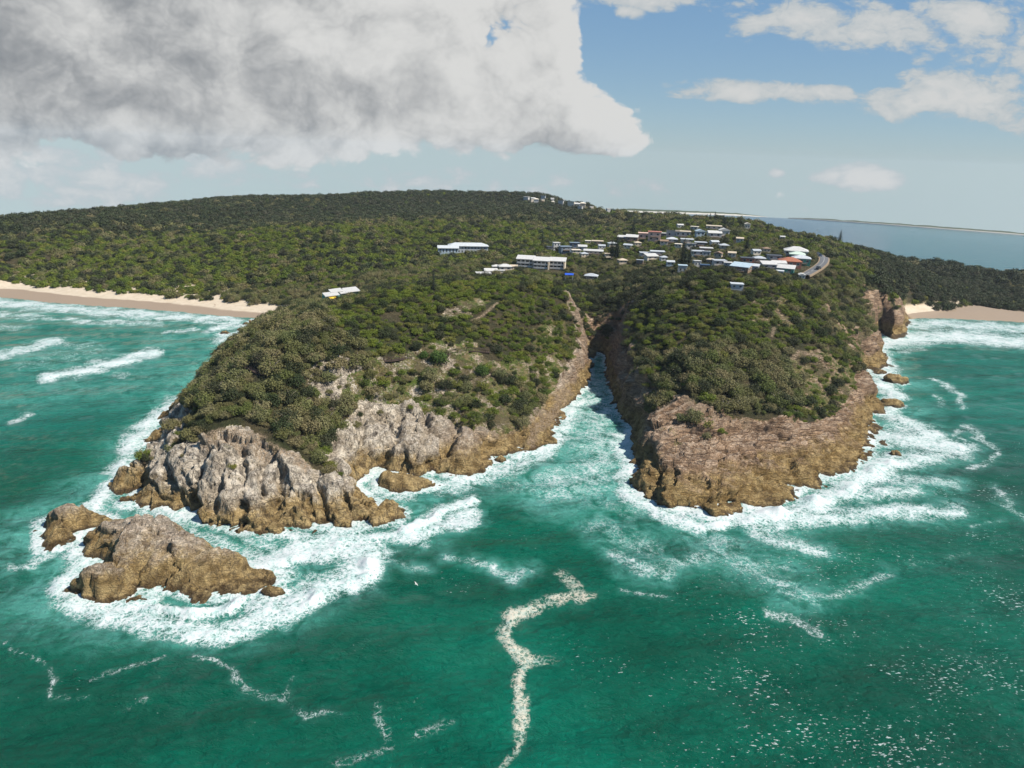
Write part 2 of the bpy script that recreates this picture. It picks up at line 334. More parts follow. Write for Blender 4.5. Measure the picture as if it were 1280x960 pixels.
# ------------------------------------------------------------------ materials of the land
def rock_material():
    mt, g = mat('sea_cliff_rock'); geo = g.n('ShaderNodeNewGeometry'); P = geo.outputs['Position']
    z = g.n('ShaderNodeSeparateXYZ', Vector=P).outputs[2]
    warm, grass, sand, path, crust = A(g, 'warm'), A(g, 'grass'), A(g, 'sand'), A(g, 'path'), A(g, 'crust')
    nb = g.noise(P, 0.09, 5.0, 0.6); nm = g.noise(P, 0.35, 6.0, 0.62); nf = g.noise(P, 1.6, 5.0, 0.65)
    # strata: a stretched, tilted field
    mp = g.n('ShaderNodeMapping', Vector=P); mp.inputs['Rotation'].default_value = (R(20), R(-28), R(25)); mp.inputs['Scale'].default_value = (0.25, 0.5, 1.5)
    st = g.noise(mp.outputs[0], 0.9, 6.0, 0.65, 0.6)
    cool = g.mix(g.step(nm, 0.38, 0.62), (0.40, 0.335, 0.255), (0.72, 0.63, 0.50))
    vz = g.n('ShaderNodeMapping', Vector=P); vz.inputs['Scale'].default_value = (1.0, 1.0, 0.3)
    streak = g.noise(vz.outputs[0], 0.28, 6.0, 0.66, 0.5)
    cool = g.mix(g.m('MULTIPLY', g.step(streak, 0.53, 0.62), 0.75), cool, (0.10, 0.082, 0.066))  # dark lichen stain, and partly the shadows of the faces put into the colour
    cool = g.mix(g.m('MULTIPLY', g.step(nb, 0.5, 0.68), 0.6), cool, (0.40, 0.32, 0.22))
    wr = g.mix(g.step(g.m('ADD', g.m('MULTIPLY', st, 0.5), g.m('MULTIPLY', nb, 0.5)), 0.36, 0.62), (0.54, 0.365, 0.235), (0.24, 0.15, 0.088))
    wr = g.mix(g.m('MULTIPLY', g.step(nm, 0.5, 0.7), 0.65), wr, (0.60, 0.44, 0.305))
    bd = g.n('ShaderNodeMapping', Vector=P); bd.inputs['Rotation'].default_value = (R(35), R(-24), R(18)); bd.inputs['Scale'].default_value = (0.07, 0.16, 0.9)
    bed = g.m('ABSOLUTE', g.m('SUBTRACT', g.noise(bd.outputs[0], 0.75, 4.0, 0.55, 0.35), 0.5))
    wr = g.mix(g.m('MULTIPLY', g.step(bed, 0.05, 0.0), 0.75), wr, (0.13, 0.085, 0.06)); wr = g.mix(g.m('MULTIPLY', g.step(g.noise(bd.outputs[0], 1.1, 4.0, 0.6), 0.5, 0.68), 0.5), wr, (0.36, 0.24, 0.155))
    rk = g.mix(warm, cool, wr)
    j1 = g.m('ABSOLUTE', g.m('SUBTRACT', g.noise(g.vm('ADD', vz.outputs[0], (3.1, 0, 0)), 0.42, 5.0, 0.6, 0.9), 0.5)); j2 = g.m('ABSOLUTE', g.m('SUBTRACT', g.noise(mp.outputs[0], 1.9, 5.0, 0.62, 0.5), 0.5))
    joint = g.m('MAXIMUM', g.m('MULTIPLY', g.step(j1, 0.035, 0.0), g.m('SUBTRACT', 1.0, g.m('MULTIPLY', warm, 0.6))), g.m('MULTIPLY', g.step(j2, 0.04, 0.0), g.m('MULTIPLY_ADD', warm, 0.35, 0.2)))
    lev = g.m('ADD', z, g.m('MULTIPLY', g.m('SUBTRACT', nb, 0.5), 9.0))
    lev = g.m('SUBTRACT', g.m('ADD', lev, g.m('MULTIPLY', g.m('SUBTRACT', nf, 0.5), 4.0)), crust)
    oc = g.mix(g.step(nm, 0.35, 0.65), (0.19, 0.12, 0.036), (0.46, 0.325, 0.135))
    rk = g.mix(g.m('MULTIPLY', g.step(lev, 7.0, 3.2), 0.92), rk, oc)
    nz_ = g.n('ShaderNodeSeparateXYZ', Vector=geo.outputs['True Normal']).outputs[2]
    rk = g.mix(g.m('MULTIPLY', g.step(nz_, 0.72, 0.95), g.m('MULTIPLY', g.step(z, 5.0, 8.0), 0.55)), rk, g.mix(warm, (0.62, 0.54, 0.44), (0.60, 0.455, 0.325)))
    rk = g.mix(g.m('MULTIPLY', joint, 0.55), rk, (0.06, 0.048, 0.04))
    wet = g.step(g.m('ADD', z, g.m('MULTIPLY', g.m('SUBTRACT', nm, 0.5), 2.5)), 1.3, 0.3)
    wet = g.m('MULTIPLY', wet, g.m('SUBTRACT', 1.0, sand))
    rk = g.mix(g.m('MULTIPLY', wet, 0.75), rk, (0.05, 0.03, 0.016))
    gr = g.mix(g.step(nm, 0.4, 0.62), (0.085, 0.12, 0.018), (0.22, 0.17, 0.075))
    gr = g.mix(g.step(nb, 0.48, 0.6), gr, (0.13, 0.105, 0.05))
    gr = g.mix(g.step(grass, 0.80, 0.93), gr, g.mix(g.step(nb, 0.4, 0.6), (0.035, 0.04, 0.012), (0.075, 0.06, 0.028)))
    ggm = g.step(g.m('ADD', grass, g.m('MULTIPLY', g.m('SUBTRACT', nf, 0.5), 1.1)), 0.42, 0.62)
    c = g.mix(ggm, rk, gr)
    sd = g.mix(g.step(nm, 0.3, 0.7), (0.40, 0.33, 0.24), (0.47, 0.395, 0.30))
    sd = g.mix(g.step(g.m('ADD', z, g.m('MULTIPLY', nb, 0.4)), 0.45, 0.15), sd, (0.23, 0.175, 0.125))
    c = g.mix(sand, c, sd); c = g.mix(g.m('MULTIPLY', path, g.step(nf, 0.32, 0.62)), c, (0.36, 0.265, 0.175))
    c = g.mix(g.m('MULTIPLY', g.m('SUBTRACT', 1.0, sand), 0.5), c, g.mix(nf, (0.25, 0.25, 0.25), (0.75, 0.75, 0.75)), 'OVERLAY')
    hgt = g.m('SUBTRACT', g.m('ADD', g.m('MULTIPLY', nf, 0.7), g.m('MULTIPLY', st, 0.9)), g.m('MULTIPLY_ADD', joint, 0.35, g.m('MULTIPLY', g.step(bed, 0.07, 0.0), g.m('MULTIPLY', warm, 0.5))))
    hgt = g.m('ADD', hgt, g.m('MULTIPLY', g.noise(P, 4.5, 3.0, 0.6), 0.22))
    bmp = g.n('ShaderNodeBump', Strength=g.m('SUBTRACT', 1.0, g.m('MULTIPLY', sand, 0.9)), Distance=1.5, Height=hgt)
    finish(g, c, g.m('SUBTRACT', 0.92, g.m('MULTIPLY', wet, 0.5)), bmp.outputs[0], 0.25)
    return mt
ROCK = rock_material()

# regions of the headlands, traced in the photograph and carried onto the land
BARE = [[(110,600),(190,574),(228,556),(262,547),(292,531),(322,540),(342,560),(370,568),(400,588),(450,603),(525,650),(300,700),(110,645)],
        [(405,572),(420,538),(445,502),(520,506),(545,518),(590,536),(640,540),(672,512),(700,474),(722,446),(732,446),(742,455),(742,500),(640,604),(455,615)],
        [(175,565),(222,502),(234,515),(214,562)],
        [(780,650),(790,590),(770,540),(768,510),(778,500),(800,512),(832,515),(846,494),(862,498),(880,511),(920,520),(945,524),(985,520),(1012,530),(1040,522),(1052,506),(1066,512),(1100,512),(1104,610),(900,665)],
        [(1054,506),(1068,478),(1080,450),(1076,432),(1090,408),(1120,388),(1140,385),(1142,425),(1112,430),(1112,525)]]
SPARSE = [[(425,500),(432,468),(470,449),(532,438),(538,422),(592,428),(602,446),(652,452),(690,440),(712,446),(700,476),(672,514),(640,542),(590,538),(545,520),(520,508)],
          [(985,470),(1000,438),(1040,436),(1052,460),(1062,480),(1052,506),(1020,520),(985,505)],
          [(1040,470),(1062,440),(1075,400),(1100,385),(1085,440),(1060,490)],
          [(935,400),(940,378),(985,374),(1010,396),(985,408)],[(545,395),(570,380),(600,372),(612,378),(585,398),(550,402)]]
def detail_disp(P, N, amp, warm):
    """Rock relief along the normal: fractured blocks, and bedding that dips to the right on the warm headland."""
    a, b = math.cos(R(28)), math.sin(R(28))
    Q = np.stack([P[:, 0]*a+P[:, 2]*b, P[:, 1], -P[:, 0]*b+P[:, 2]*a], 1)
    wv = np.stack([fbm(P/6.0+3, 2), fbm(P/6.0+31, 2), fbm(P/6.0+77, 2)], 1)
    def facets(X, tilt, off, gap, w):          # blocks whose faces are planes tilted each its own way, cracks between
        f1, f2, cid, g, rv = worley(X, True)
        return (cid-0.5)*off+(rv*g).sum(1)*tilt-np.clip(w-(f2-f1), 0, 1)*gap
    up = np.array([1, 1, 0.5])
    c = facets((P*up+wv*1.2)/9.5, 2.6, 1.6, 4.0, 0.08)+facets((P*up+wv*0.8)/3.8+7, 1.15, 0.8, 3.0, 0.09)+facets((P+wv*0.4)/1.6+3, 0.5, 0.35, 1.2, 0.10)
    dipv = np.array([0.28, 0.55, 1.0])
    w_ = facets((Q*dipv+wv*1.6)/4.6+5, 2.2, 1.3, 3.0, 0.09)+facets((Q*dipv+wv)/1.7+2, 0.85, 0.55, 1.6, 0.11)+facets((P+wv*0.6)/1.3+8, 0.3, 0.25, 0.6, 0.12)
    w_ = w_+0.9*ridged(Q*np.array([0.03, 0.05, 0.28])+wv*0.12, 3)-0.2
    return amp*((1-warm)*c+warm*w_+ridged(P/1.3, 2)*0.16)

def build_terrain():
    r = [122.0]
    while r[-1] < 450: r.append(r[-1]*(1+0.0023))
    while r[-1] < 1480: r.append(r[-1]*(1+0.0062))
    r = np.array(r); az = np.arange(R(-47), R(47), 0.0019)
    AZ, RR = np.meshgrid(az, r); X = RR*np.sin(AZ); Y = RR*np.cos(AZ); nr, nc = X.shape
    z, d, W = height(X, Y)
    V = np.stack([X.ravel(), Y.ravel(), (z+sea_z(X, Y)).ravel()], 1); F = grid_faces(nr, nc)
    zf = z.ravel(); keep = (zf[F] > -4.5).any(1)
    V, F, z, d, W = compact(V, F[keep], zf, d.ravel(), W.ravel())
    N = normals(V, F); px, py = project(V); slope = N[:, 2]
    near = np.hypot(V[:, 0], V[:, 1]) < 520
    bare = np.zeros(len(V)); sparse = np.zeros(len(V))
    jx = fbm(V/6.0+9, 3)*14; jy = fbm(V/6.0+41, 3)*9
    for pl in BARE: bare = np.maximum(bare, inside(px+jx, py+jy, pl))
    for pl in SPARSE: sparse = np.maximum(sparse, inside(px+jx, py+jy, pl))
    beach = sstep(W, 29, 38)*sstep(z, 7.0, 5.0)*(d < 75)
    steep = sstep(slope, 0.80, 0.62)*(z > 0)
    rock = np.clip(np.maximum(bare*1.0, np.maximum(steep, 0.5*sparse)), 0, 1)*(1-beach)
    rock = np.maximum(rock, (z < 3.0)*(1-beach))
    azd_ = np.degrees(np.arctan2(V[:, 0], V[:, 1]))+fbm(V/8.0+70, 2)*2; warm = 0.5*sstep(azd_, -9, -3)+0.5*sstep(azd_, 4.0, 7.0)
    dd = np.zeros(len(V)); n_ = np.where(near)[0]
    dd[n_] = detail_disp(V[n_], N[n_], 0.12+0.88*rock[n_]*(1-beach[n_]), warm[n_])
    dd *= (1-beach)
    for stroke, w, dep in GULLIES:
        q = ray_ground(stroke); k = n_[np.hypot(V[n_, 0]-q[:, 0].mean(), V[n_, 1]-q[:, 1].mean()) < 45]
        wob = np.stack([fbm(V[k]/3.0+13, 2), fbm(V[k]/3.0+23, 2)], 1)*1.1
        a3 = V[k].copy(); a3[:, :2] += wob; dp = np.full(len(k), 1e9)
        for i in range(len(q)-1):
            e = q[i+1]-q[i]; t = np.clip(((a3-q[i])@e)/(e@e+1e-9), 0, 1); dp = np.minimum(dp, np.linalg.norm(a3-q[i]-t[:, None]*e, axis=1))
        dd[k] -= dep*np.exp(-(dp/w)**2)
    V = V+N*dd[:, None]
    grass = np.where(sparse > 0, 0.62+0.4*fbm(V/5.0, 3), 1-rock)
    grass = np.where((bare > 0) & (z > 9), np.maximum(0.12+0.5*fbm(V/6.0+8, 3)+0.35*sstep(slope, 0.5, 0.9)-0.25, 0), grass)*(1-beach)
    path = np.zeros(len(V))
    for stroke, w in PATHS:
        q = ray_ground(stroke); dp, _ = dist_poly(V[:, 0], V[:, 1], [tuple(p[:2]) for p in q], None, False)
        path = np.maximum(path, sstep(dp, w, w*0.5))
    o = mesh_obj('headland', V, F, [ROCK], None, False); tag(o, kind='structure')
    for nm, v in (('warm', warm), ('grass', grass), ('sand', beach), ('path', path), ('crust', 0.6*warm)): attr(o, nm, v)
GULLIES = [([(302,560),(306,600),(302,640),(300,660)],1.3,2.6),([(258,560),(244,590),(236,622),(240,645)],1.5,3.0),([(352,590),(350,615),(346,640)],1.2,2.4),([(394,600),(402,625),(408,655)],1.0,2.0),([(280,575),(275,610),(270,640)],.9,1.8),([(330,585),(326,620)],.8,1.5),([(430,620),(445,650)],.9,1.6),([(205,580),(215,610),(225,640)],1.2,2.2),
 ([(500,515),(492,550),(472,585)],1.6,3.0),([(578,510),(566,545),(556,570)],1.5,2.6),([(640,505),(655,535),(650,560)],1.5,2.4),([(420,548),(416,572)],1.4,2.4),([(530,510),(535,545),(520,575)],1.1,2.0),([(612,520),(610,550),(604,580)],1.2,2.2),([(680,480),(690,505)],1.2,1.8),([(455,520),(450,560)],1.1,2.0),
 ([(836,552),(862,540),(896,545),(940,534),(985,545)],1.3,2.6),([(1000,568),(1016,582),(1030,598)],1.4,2.8),([(870,566),(920,586),(975,600),(1000,612)],.8,1.5),([(900,560),(960,572),(1010,566),(1060,578)],.7,1.3),([(835,590),(880,606),(930,630)],.8,1.5),([(965,530),(1000,545),(1040,540)],1.1,2.2),([(1040,520),(1060,545),(1085,560)],1.0,2.0),
 ([(850,620),(900,625),(940,615)],.7,1.2),([(810,560),(822,590),(818,620)],1.2,2.2),([(1080,455),(1070,475)],1.3,2.2),([(1072,430),(1085,445)],1.3,2.2),([(1110,395),(1118,415)],1.4,2.6)]
PATHS = [([(258,549),(275,543),(300,549),(322,552)], 3.0), ([(590,402),(602,396),(612,388),(622,380)], 0.7),
         ([(832,512),(850,497),(870,512),(905,524),(935,528)], 1.8), ([(985,405),(975,392),(968,380)], 0.6), ([(965,420),(968,410)], 0.8), ([(988,452),(1000,440),(1020,446)], 1.0), ([(664,552),(680,530),(694,512),(712,488)], 2.0), ([(300,549),(345,566),(382,583)], 2.2)]
build_terrain()

# ------------------------------------------------------------------ the islet and the rocks in the water
ISLET = dict(coast=[(90,690),(106,676),(116,663),(150,660),(200,660),(226,670),(252,682),(280,696),(306,705),(333,712),(352,718),(355,722),(347,731),(328,738),(300,746),(275,749),(250,750),(234,744),(216,739),(200,740),(172,741),
   (196,747),(190,755),(162,759),(144,754),(119,752),(91,746),(83,738),(86,729),(94,722),(116,716),(113,705),(97,700)],
   tops=[(112,668,4),(122,656,5.2),(150,653,6.0),(175,648,7),(200,653,6.8),(225,663,5.8),(250,675,4.8),(278,690,3.8),(305,699,2.8),(331,708,2.0),(345,717,1.2),(150,680,5),(200,685,5.2),(240,697,4.2),(280,715,2.6),(320,720,1.5),(125,685,3.2),(200,715,3.0),(240,722,2.4),(160,710,3.2),
   (150,725,3.5),(125,733,3),(105,735,2.2),(180,748,1.0),(130,745,2),(180,735,1.5)])
LUMP = dict(coast=[(45,665),(52,652),(75,643),(103,641),(132,646),(152,655),(140,662),(110,668),(97,677),(75,686),(56,688),(47,682)],
   tops=[(56,650,2.5),(75,639,4),(103,637,4.5),(130,642,4.5),(148,650,4),(80,655,3.6),(110,655,4),(60,668,2),(80,675,1.5),(130,655,4)])
CLEFT = dict(coast=[(469,604),(474,592),(488,590),(505,593),(522,597),(536,600),(548,607),(540,612),(510,614),(485,615),(471,612)],
   tops=[(478,591,2.8),(490,592,3.2),(505,597,2.5),(520,602,1.8),(536,605,1.2),(485,603,2.0),(510,606,1.2)])
def build_rock(name, spec, label, cat='rock', step=0.42, amp=0.8, group=None, pin=2.2, crust=0.2):
    c = at(*np.array(spec['coast'], float).T)[:, :2]; t = np.array(spec['tops'], float); tw = at(t[:, 0], t[:, 1], t[:, 2])
    dens = []
    for i in range(len(c)):
        a, b = c[i], c[(i+1) % len(c)]
        for k in range(2): dens.append(a+(b-a)*k/2)
    dens = np.array(dens)
    C = np.concatenate([np.column_stack([dens, np.full(len(dens), -0.6)]), np.column_stack([tw[:, :2], t[:, 2]])]); o0 = c.mean(0)
    C[:, :2] = (C[:, :2]-o0)/10; w = tps_fit(C, 0.002)
    lo, hi = c.min(0)-3, c.max(0)+3; hi[1] += 3
    xs, ys = np.arange(lo[0], hi[0], step), np.arange(lo[1], hi[1], step); X, Y = np.meshgrid(xs, ys)
    P = np.stack([X.ravel(), Y.ravel(), 0*X.ravel()], 1)
    wx, wy = fbm(P/6.0+7, 3)*1.3, fbm(P/6.0+70, 3)*1.3
    cl = [tuple(p) for p in c]; ins = inside(P[:, 0]+wx, P[:, 1]+wy, cl); d, _ = dist_poly(P[:, 0]+wx, P[:, 1]+wy, cl)
    H = np.clip(tps_eval(C, w, (P[:, 0]-o0[0])/10, (P[:, 1]-o0[1])/10), 0.4, t[:, 2].max()*1.06)+0.5
    q = np.clip(d/pin, 0, 1); z = np.where(ins, H*(1-(1-q)**2)-0.3, -np.minimum(d*1.2, 6)-0.3)
    V = np.stack([P[:, 0], P[:, 1], z+sea_z(P[:, 0], P[:, 1])], 1); F = grid_faces(*X.shape)
    V, F, z = compact(V, F[(z[F] > -3).any(1)], z)
    N = normals(V, F); V = V+N*detail_disp(V, N, amp, np.full(len(V), 0.25))[:, None]
    ctr = np.array([o0[0], o0[1], 0.0])
    o = mesh_obj(name, V-ctr, F, [ROCK], None, False); o.location = ctr
    attr(o, 'warm', np.full(len(V), 0.35)); attr(o, 'grass', np.zeros(len(V))); attr(o, 'sand', np.zeros(len(V))); attr(o, 'path', np.zeros(len(V))); attr(o, 'crust', np.full(len(V), crust))
    tag(o, label, cat, group); return c
rocks_c = []
rocks_c.append(build_rock('rock_islet', ISLET, 'largest rocky islet, a long sloping back with pale crest and ochre flanks in surf'))
rocks_c.append(build_rock('rock_islet', LUMP, 'rounded ochre rock at the outer end of the large islet, across a foaming notch'))
rocks_c.append(build_rock('sea_rock', CLEFT, 'low ochre rock in foam at the foot of the grey cliff left of the gorge', amp=0.5, pin=1.6))
SMALL = [((330,345,355,342), 0, 0, 0, '')]
def blob_rock(px, py, rx, ry, h, label, group=None):
    """A wave-worn boulder: outline of its own from noise, sitting on the sea bed."""
    c = at(px, py)
    bm = bmesh.new(); bmesh.ops.create_icosphere(bm, subdivisions=4, radius=1.0)
    V = np.array([v.co[:] for v in bm.verts]); F = [[v.index for v in f.verts] for f in bm.faces]; bm.free()
    s = px*0.37; V = V*(1+0.45*fbm(V*1.1+s, 3)[:, None]+0.18*ridged(V*2.6+s, 3)[:, None])
    f1, f2, cid = worley(V*2.0+s); V = V*(1+0.22*(cid-0.5)[:, None])
    V = V*np.array([rx, ry, h*1.15]); V[:, 2] -= h*0.1
    o = mesh_obj('sea_rock', V, F, [ROCK], None, False); o.location = c
    attr(o, 'warm', np.full(len(V), 0.4)); attr(o, 'grass', np.zeros(len(V))); attr(o, 'sand', np.zeros(len(V))); attr(o, 'path', np.zeros(len(V))); attr(o, 'crust', np.full(len(V), 3.0))
    tag(o, label, 'rock', group)
    rocks_c.append(np.array([[c[0]+rx*math.cos(a), c[1]+ry*math.sin(a)] for a in np.linspace(0, 6.283, 10)[:-1]]))
for a in [(345,664,2.2,1.6,1.9,'small round ochre rock at the foot of the pale cliff facing the large islet'),
          (341,742,2.3,1.2,1.4,'dark wet rock awash at the inner tip of the large islet'),
          (1118,477,4.4,3.4,3.0,'dark jagged surf rock, upper of two large ones off the right headland'),
          (1099,467,3.2,2.0,1.6,'low dark rock in foam between headland and the jagged surf rock'),
          (1114,507,4.6,3.0,2.4,'flat-topped brown surf rock, lower of two large ones off the right headland'),
          (1119,569,1.6,1.2,1.5,'small black rock alone in the white water off the right headland'),
          (1122,412,3.6,2.0,1.3,'low dark rock off the headland tip beside the right beach'),
          (626,576,1.6,1.2,1.2,'small ochre boulder at the ledge on the left side of the gorge mouth'),
          (687,553,2.6,1.8,1.6,'dark wet boulder in white water on the left side of the gorge'),
          (281,417,2.2,1.5,1.2,'small dark rock in surf below the left headland near the beach')]: blob_rock(*a)

# ------------------------------------------------------------------ the sea
# foam: (pixel polyline, half width in pixels, strength, milky water round it)
FOAM = [([(222,506),(195,528),(170,548),(163,575),(148,596)],15,.95,.6),([(150,600),(128,618),(112,640),(92,655)],13,.85,.7),([(60,690),(40,705),(10,705)],8,.5,.8),([(105,700),(90,715),(75,735)],15,.95,.9),
 ([(135,622),(165,628),(200,648),(240,668),(290,692),(330,694)],13,.62,.9),([(300,672),(350,690),(360,700)],12,.55,1.0),([(95,757),(150,772),(215,788),(270,792),(330,778),(375,755),(410,735)],20,1.0,.9),
 ([(345,705),(385,690),(430,680),(460,690),(455,712),(410,735),(370,752),(330,765)],22,1.05,.9),([(300,755),(240,765),(180,765)],12,1.05,.6),([(350,668),(400,674),(450,674),(490,668),(520,662)],12,.95,.9),
 ([(500,665),(530,655),(555,642),(575,632),(592,625)],13,1.15,.8),([(500,672),(540,668),(570,655),(590,635)],11,.95,.9),([(545,612),(580,606),(620,594),(655,580),(690,566)],11,.7,1.0),([(510,620),(470,618)],8,.6,1.0),
 ([(640,572),(685,560),(702,540),(706,522),(722,506)],12,.95,.9),([(725,500),(740,470)],7,.4,.8),([(750,480),(742,520),(752,560),(745,590),(700,605)],34,.42,1.5),([(745,500),(765,520)],8,.55,.9),
 ([(772,545),(782,575),(785,600),(778,612),(800,632),(835,648),(880,660),(930,655)],11,1.0,1.0),([(620,600),(680,610),(740,625),(790,640)],22,.2,.55),
 ([(935,650),(985,642),(1040,622),(1085,595),(1110,580)],20,1.1,.8),([(1090,585),(1130,575),(1170,570)],15,.8,.9),([(980,655),(1050,645),(1120,640),(1195,640)],14,.8,.9),([(940,660),(980,675),(1025,690)],12,.7,.9),([(870,668),(910,690),(960,720),(1010,745)],20,.3,.9),
 ([(1100,545),(1130,545),(1165,555),(1200,562)],17,.95,.8),([(1112,520),(1135,530),(1165,545)],12,.85,.7),([(1095,432),(1100,445),(1112,460),(1100,480),(1118,495),(1110,515)],12,1.05,.7),([(1120,600),(1160,600),(1190,605)],10,.45,.9),([(1040,600),(1080,620),(1140,615)],12,.75,.9),
 ([(1110,428),(1150,422),(1200,420),(1280,428),(1360,436)],12,.95,.6),([(1135,404),(1200,406),(1290,411),(1380,418)],8,.8,.7),([(1125,440),(1150,436)],5,.6,.3),
 ([(1168,474),(1183,482),(1203,494),(1203,508)],4,.62,.3),([(1170,492),(1178,506)],4,.55,.3),([(1205,535),(1228,543),(1243,562),(1240,575),(1222,583),(1212,586)],4.5,.68,.3),([(1195,540),(1208,552)],4,.5,.3),([(1245,612),(1262,632),(1285,650)],5,.55,.3),([(1220,660),(1250,652)],4,.4,.3),
 ([(705,722),(735,742)],8,.42,.1),([(712,740),(690,752),(665,760)],8,.5,.1),([(670,760),(645,766),(632,774),(630,788),(640,802),(655,814),(664,830)],9,.8,.12),([(650,808),(668,818),(683,824)],9,.62,.12),([(664,825),(664,850),(659,880),(653,905)],9.5,.76,.1),([(653,900),(646,922),(638,940)],7,.55,.08),([(640,935),(625,965)],5,.45,.05),
 ([(10,808),(40,825),(58,842),(68,872),(112,870)],3.5,.42,.1),([(108,848),(155,836),(205,824)],4,.38,.1),([(245,822),(292,836),(308,864),(350,880),(380,893),(412,887)],6,.4,.12),([(350,880),(375,850)],5,.3,.1),([(150,890),(175,870)],5,.3,.05),
 ([(560,690),(608,708),(640,722),(658,714)],9,.42,.8),([(490,706),(530,708)],7,.35,.6),([(770,690),(800,712),(840,712),(870,695)],14,.4,.8),([(745,660),(790,672),(820,690)],18,.25,.7),([(780,742),(825,745)],5,.38,.2),([(955,755),(985,768),(1018,792)],6,.45,.15),([(1000,740),(1080,735),(1110,715)],8,.3,.4),
 ([(470,880),(480,930),(430,955)],8,.27,.05),([(520,925),(560,900)],7,.3,.05),([(700,720),(730,745)],9,.4,.1),([(1150,705),(1210,690)],7,.25,.1),
 ([(-30,376),(60,384),(150,391),(240,397),(300,401)],8,.85,.7),([(-20,392),(60,398),(140,404),(200,404)],5,.6,.6),([(-10,446),(30,437),(75,426)],8,.9,.55),([(70,430),(120,432)],8,.25,.5),([(55,472),(105,463),(150,452),(192,441)],9,1.0,.6),([(30,455),(130,440)],16,.2,.55),([(10,528),(42,520)],5,.5,.2),([(140,470),(160,468)],4,.4,.2),
 ([(206,416),(244,411)],3.5,.75,.4),([(262,412),(300,404)],7,.9,.6),([(272,425),(300,415)],7,.9,.6),([(-20,410),(40,408)],6,.35,.4),([(180,445),(230,430)],12,.1,.5),([(150,480),(240,450)],26,.08,.5),([(200,430),(260,420)],15,.1,.5),([(0,500),(120,480)],20,.05,.45)]
def sea_material():
    mt, g = mat('sea_water'); P = g.n('ShaderNodeNewGeometry').outputs['Position']
    foam, milk, tan_ = A(g, 'foam'), A(g, 'milk'), A(g, 'tan')
    n0 = g.noise(P, 0.016, 4.0, 0.55); n1 = g.noise(P, 0.16, 7.0, 0.64, 1.0); n2 = g.noise(P, 0.85, 5.0, 0.66, 1.0)
    wv = g.vm('SCALE', g.vm('SUBTRACT', g.noise(P, 0.3, 5.0, 0.65, col=True), (0.5, 0.5, 0.5)), scale=5.0)
    Q = g.vm('ADD', P, wv)
    v1 = g.n('ShaderNodeTexVoronoi', {'feature': 'DISTANCE_TO_EDGE'}, Vector=Q, Scale=0.75).outputs[0]
    v2 = g.n('ShaderNodeTexVoronoi', {'feature': 'DISTANCE_TO_EDGE'}, Vector=Q, Scale=1.5).outputs[0]
    web = g.m('ADD', g.m('MULTIPLY', g.step(v1, 0.30, 0.0), 0.5), g.m('MULTIPLY', g.step(v2, 0.35, 0.0), 0.5))
    t = g.m('ADD', g.m('MULTIPLY', n1, 0.72), g.m('ADD', g.m('MULTIPLY', n2, 0.33), g.m('MULTIPLY', web, 0.42)))
    t = g.m('MULTIPLY_ADD', g.m('SUBTRACT', t, 0.68), 1.45, 0.5)
    lo = g.m('SUBTRACT', g.m('SUBTRACT', 0.90, g.m('MULTIPLY', tan_, 0.05)), g.m('MULTIPLY', foam, 0.72))
    mk = g.step(g.m('SUBTRACT', t, lo), -0.16, 0.50)
    mk = g.m('MULTIPLY', mk, g.step(foam, 0.03, 0.25))
    # stray flecks on open water, thickened to the right as painted sun glints
    cm = g.n('ShaderNodeMapping', Vector=P); cm.inputs['Rotation'].default_value = (0, 0, R(-20)); cm.inputs['Scale'].default_value = (0.45, 1.0, 1.0)
    glint_fleck = g.m('ADD', g.noise(cm.outputs[0], 2.4, 3.0, 0.6), g.m('MULTIPLY_ADD', g.noise(P, 0.05, 4.0, 0.6), 0.5, g.m('MULTIPLY_ADD', A(g, 'glint_fleck'), 0.085, -0.24)))
    mk = g.m('MAXIMUM', mk, g.m('MULTIPLY', g.step(glint_fleck, 0.765, 0.83), 0.7))
    deep = g.mix(g.step(n0, 0.35, 0.65), (0.0002, 0.058, 0.035), (0.0006, 0.104, 0.066))
    shal = A(g, 'shal'); deep = g.mix(A(g, 'bay'), deep, (0.003, 0.055, 0.115))
    deep = g.mix(shal, deep, (0.008, 0.125, 0.10))
    mm = g.m('MULTIPLY', milk, g.m('MULTIPLY_ADD', g.step(n1, 0.32, 0.62), 0.9, 0.15), clamp=True)
    c = g.mix(mm, deep, (0.075, 0.27, 0.225))
    fc = g.mix(tan_, (0.50, 0.52, 0.515), (0.45, 0.405, 0.325))
    fc = g.mix(g.m('MULTIPLY', g.step(g.m('ADD', g.m('MULTIPLY', n2, 0.6), g.m('MULTIPLY', n1, 0.4)), 0.38, 0.58), 1.0), g.mix(0.6, fc, (0.22, 0.40, 0.37)), fc)
    c = g.mix(mk, c, fc)
    w1 = g.n('ShaderNodeMapping', Vector=P); w1.inputs['Rotation'].default_value = (0, 0, R(-25)); w1.inputs['Scale'].default_value = (0.55, 1.0, 1.0)
    swl = g.n('ShaderNodeTexWave', {'wave_type': 'BANDS', 'bands_direction': 'Y'}, Vector=w1.outputs[0], Scale=0.022, Distortion=5.0, Detail=3.0, Detail_Scale=1.2).outputs[1]
    h = g.m('ADD', g.m('MULTIPLY', swl, 1.3), g.m('MULTIPLY', g.noise(w1.outputs[0], 0.20, 3.0, 0.5), 1.7)); h = g.m('ADD', h, g.m('ADD', g.m('MULTIPLY', g.noise(w1.outputs[0], 0.75, 6.0, 0.66, 0.4), 1.15), g.m('MULTIPLY', mk, 0.12)))
    bmp = g.n('ShaderNodeBump', Strength=g.m('SUBTRACT', 1.0, g.m('MULTIPLY', mk, 0.7)), Distance=1.2, Height=h)
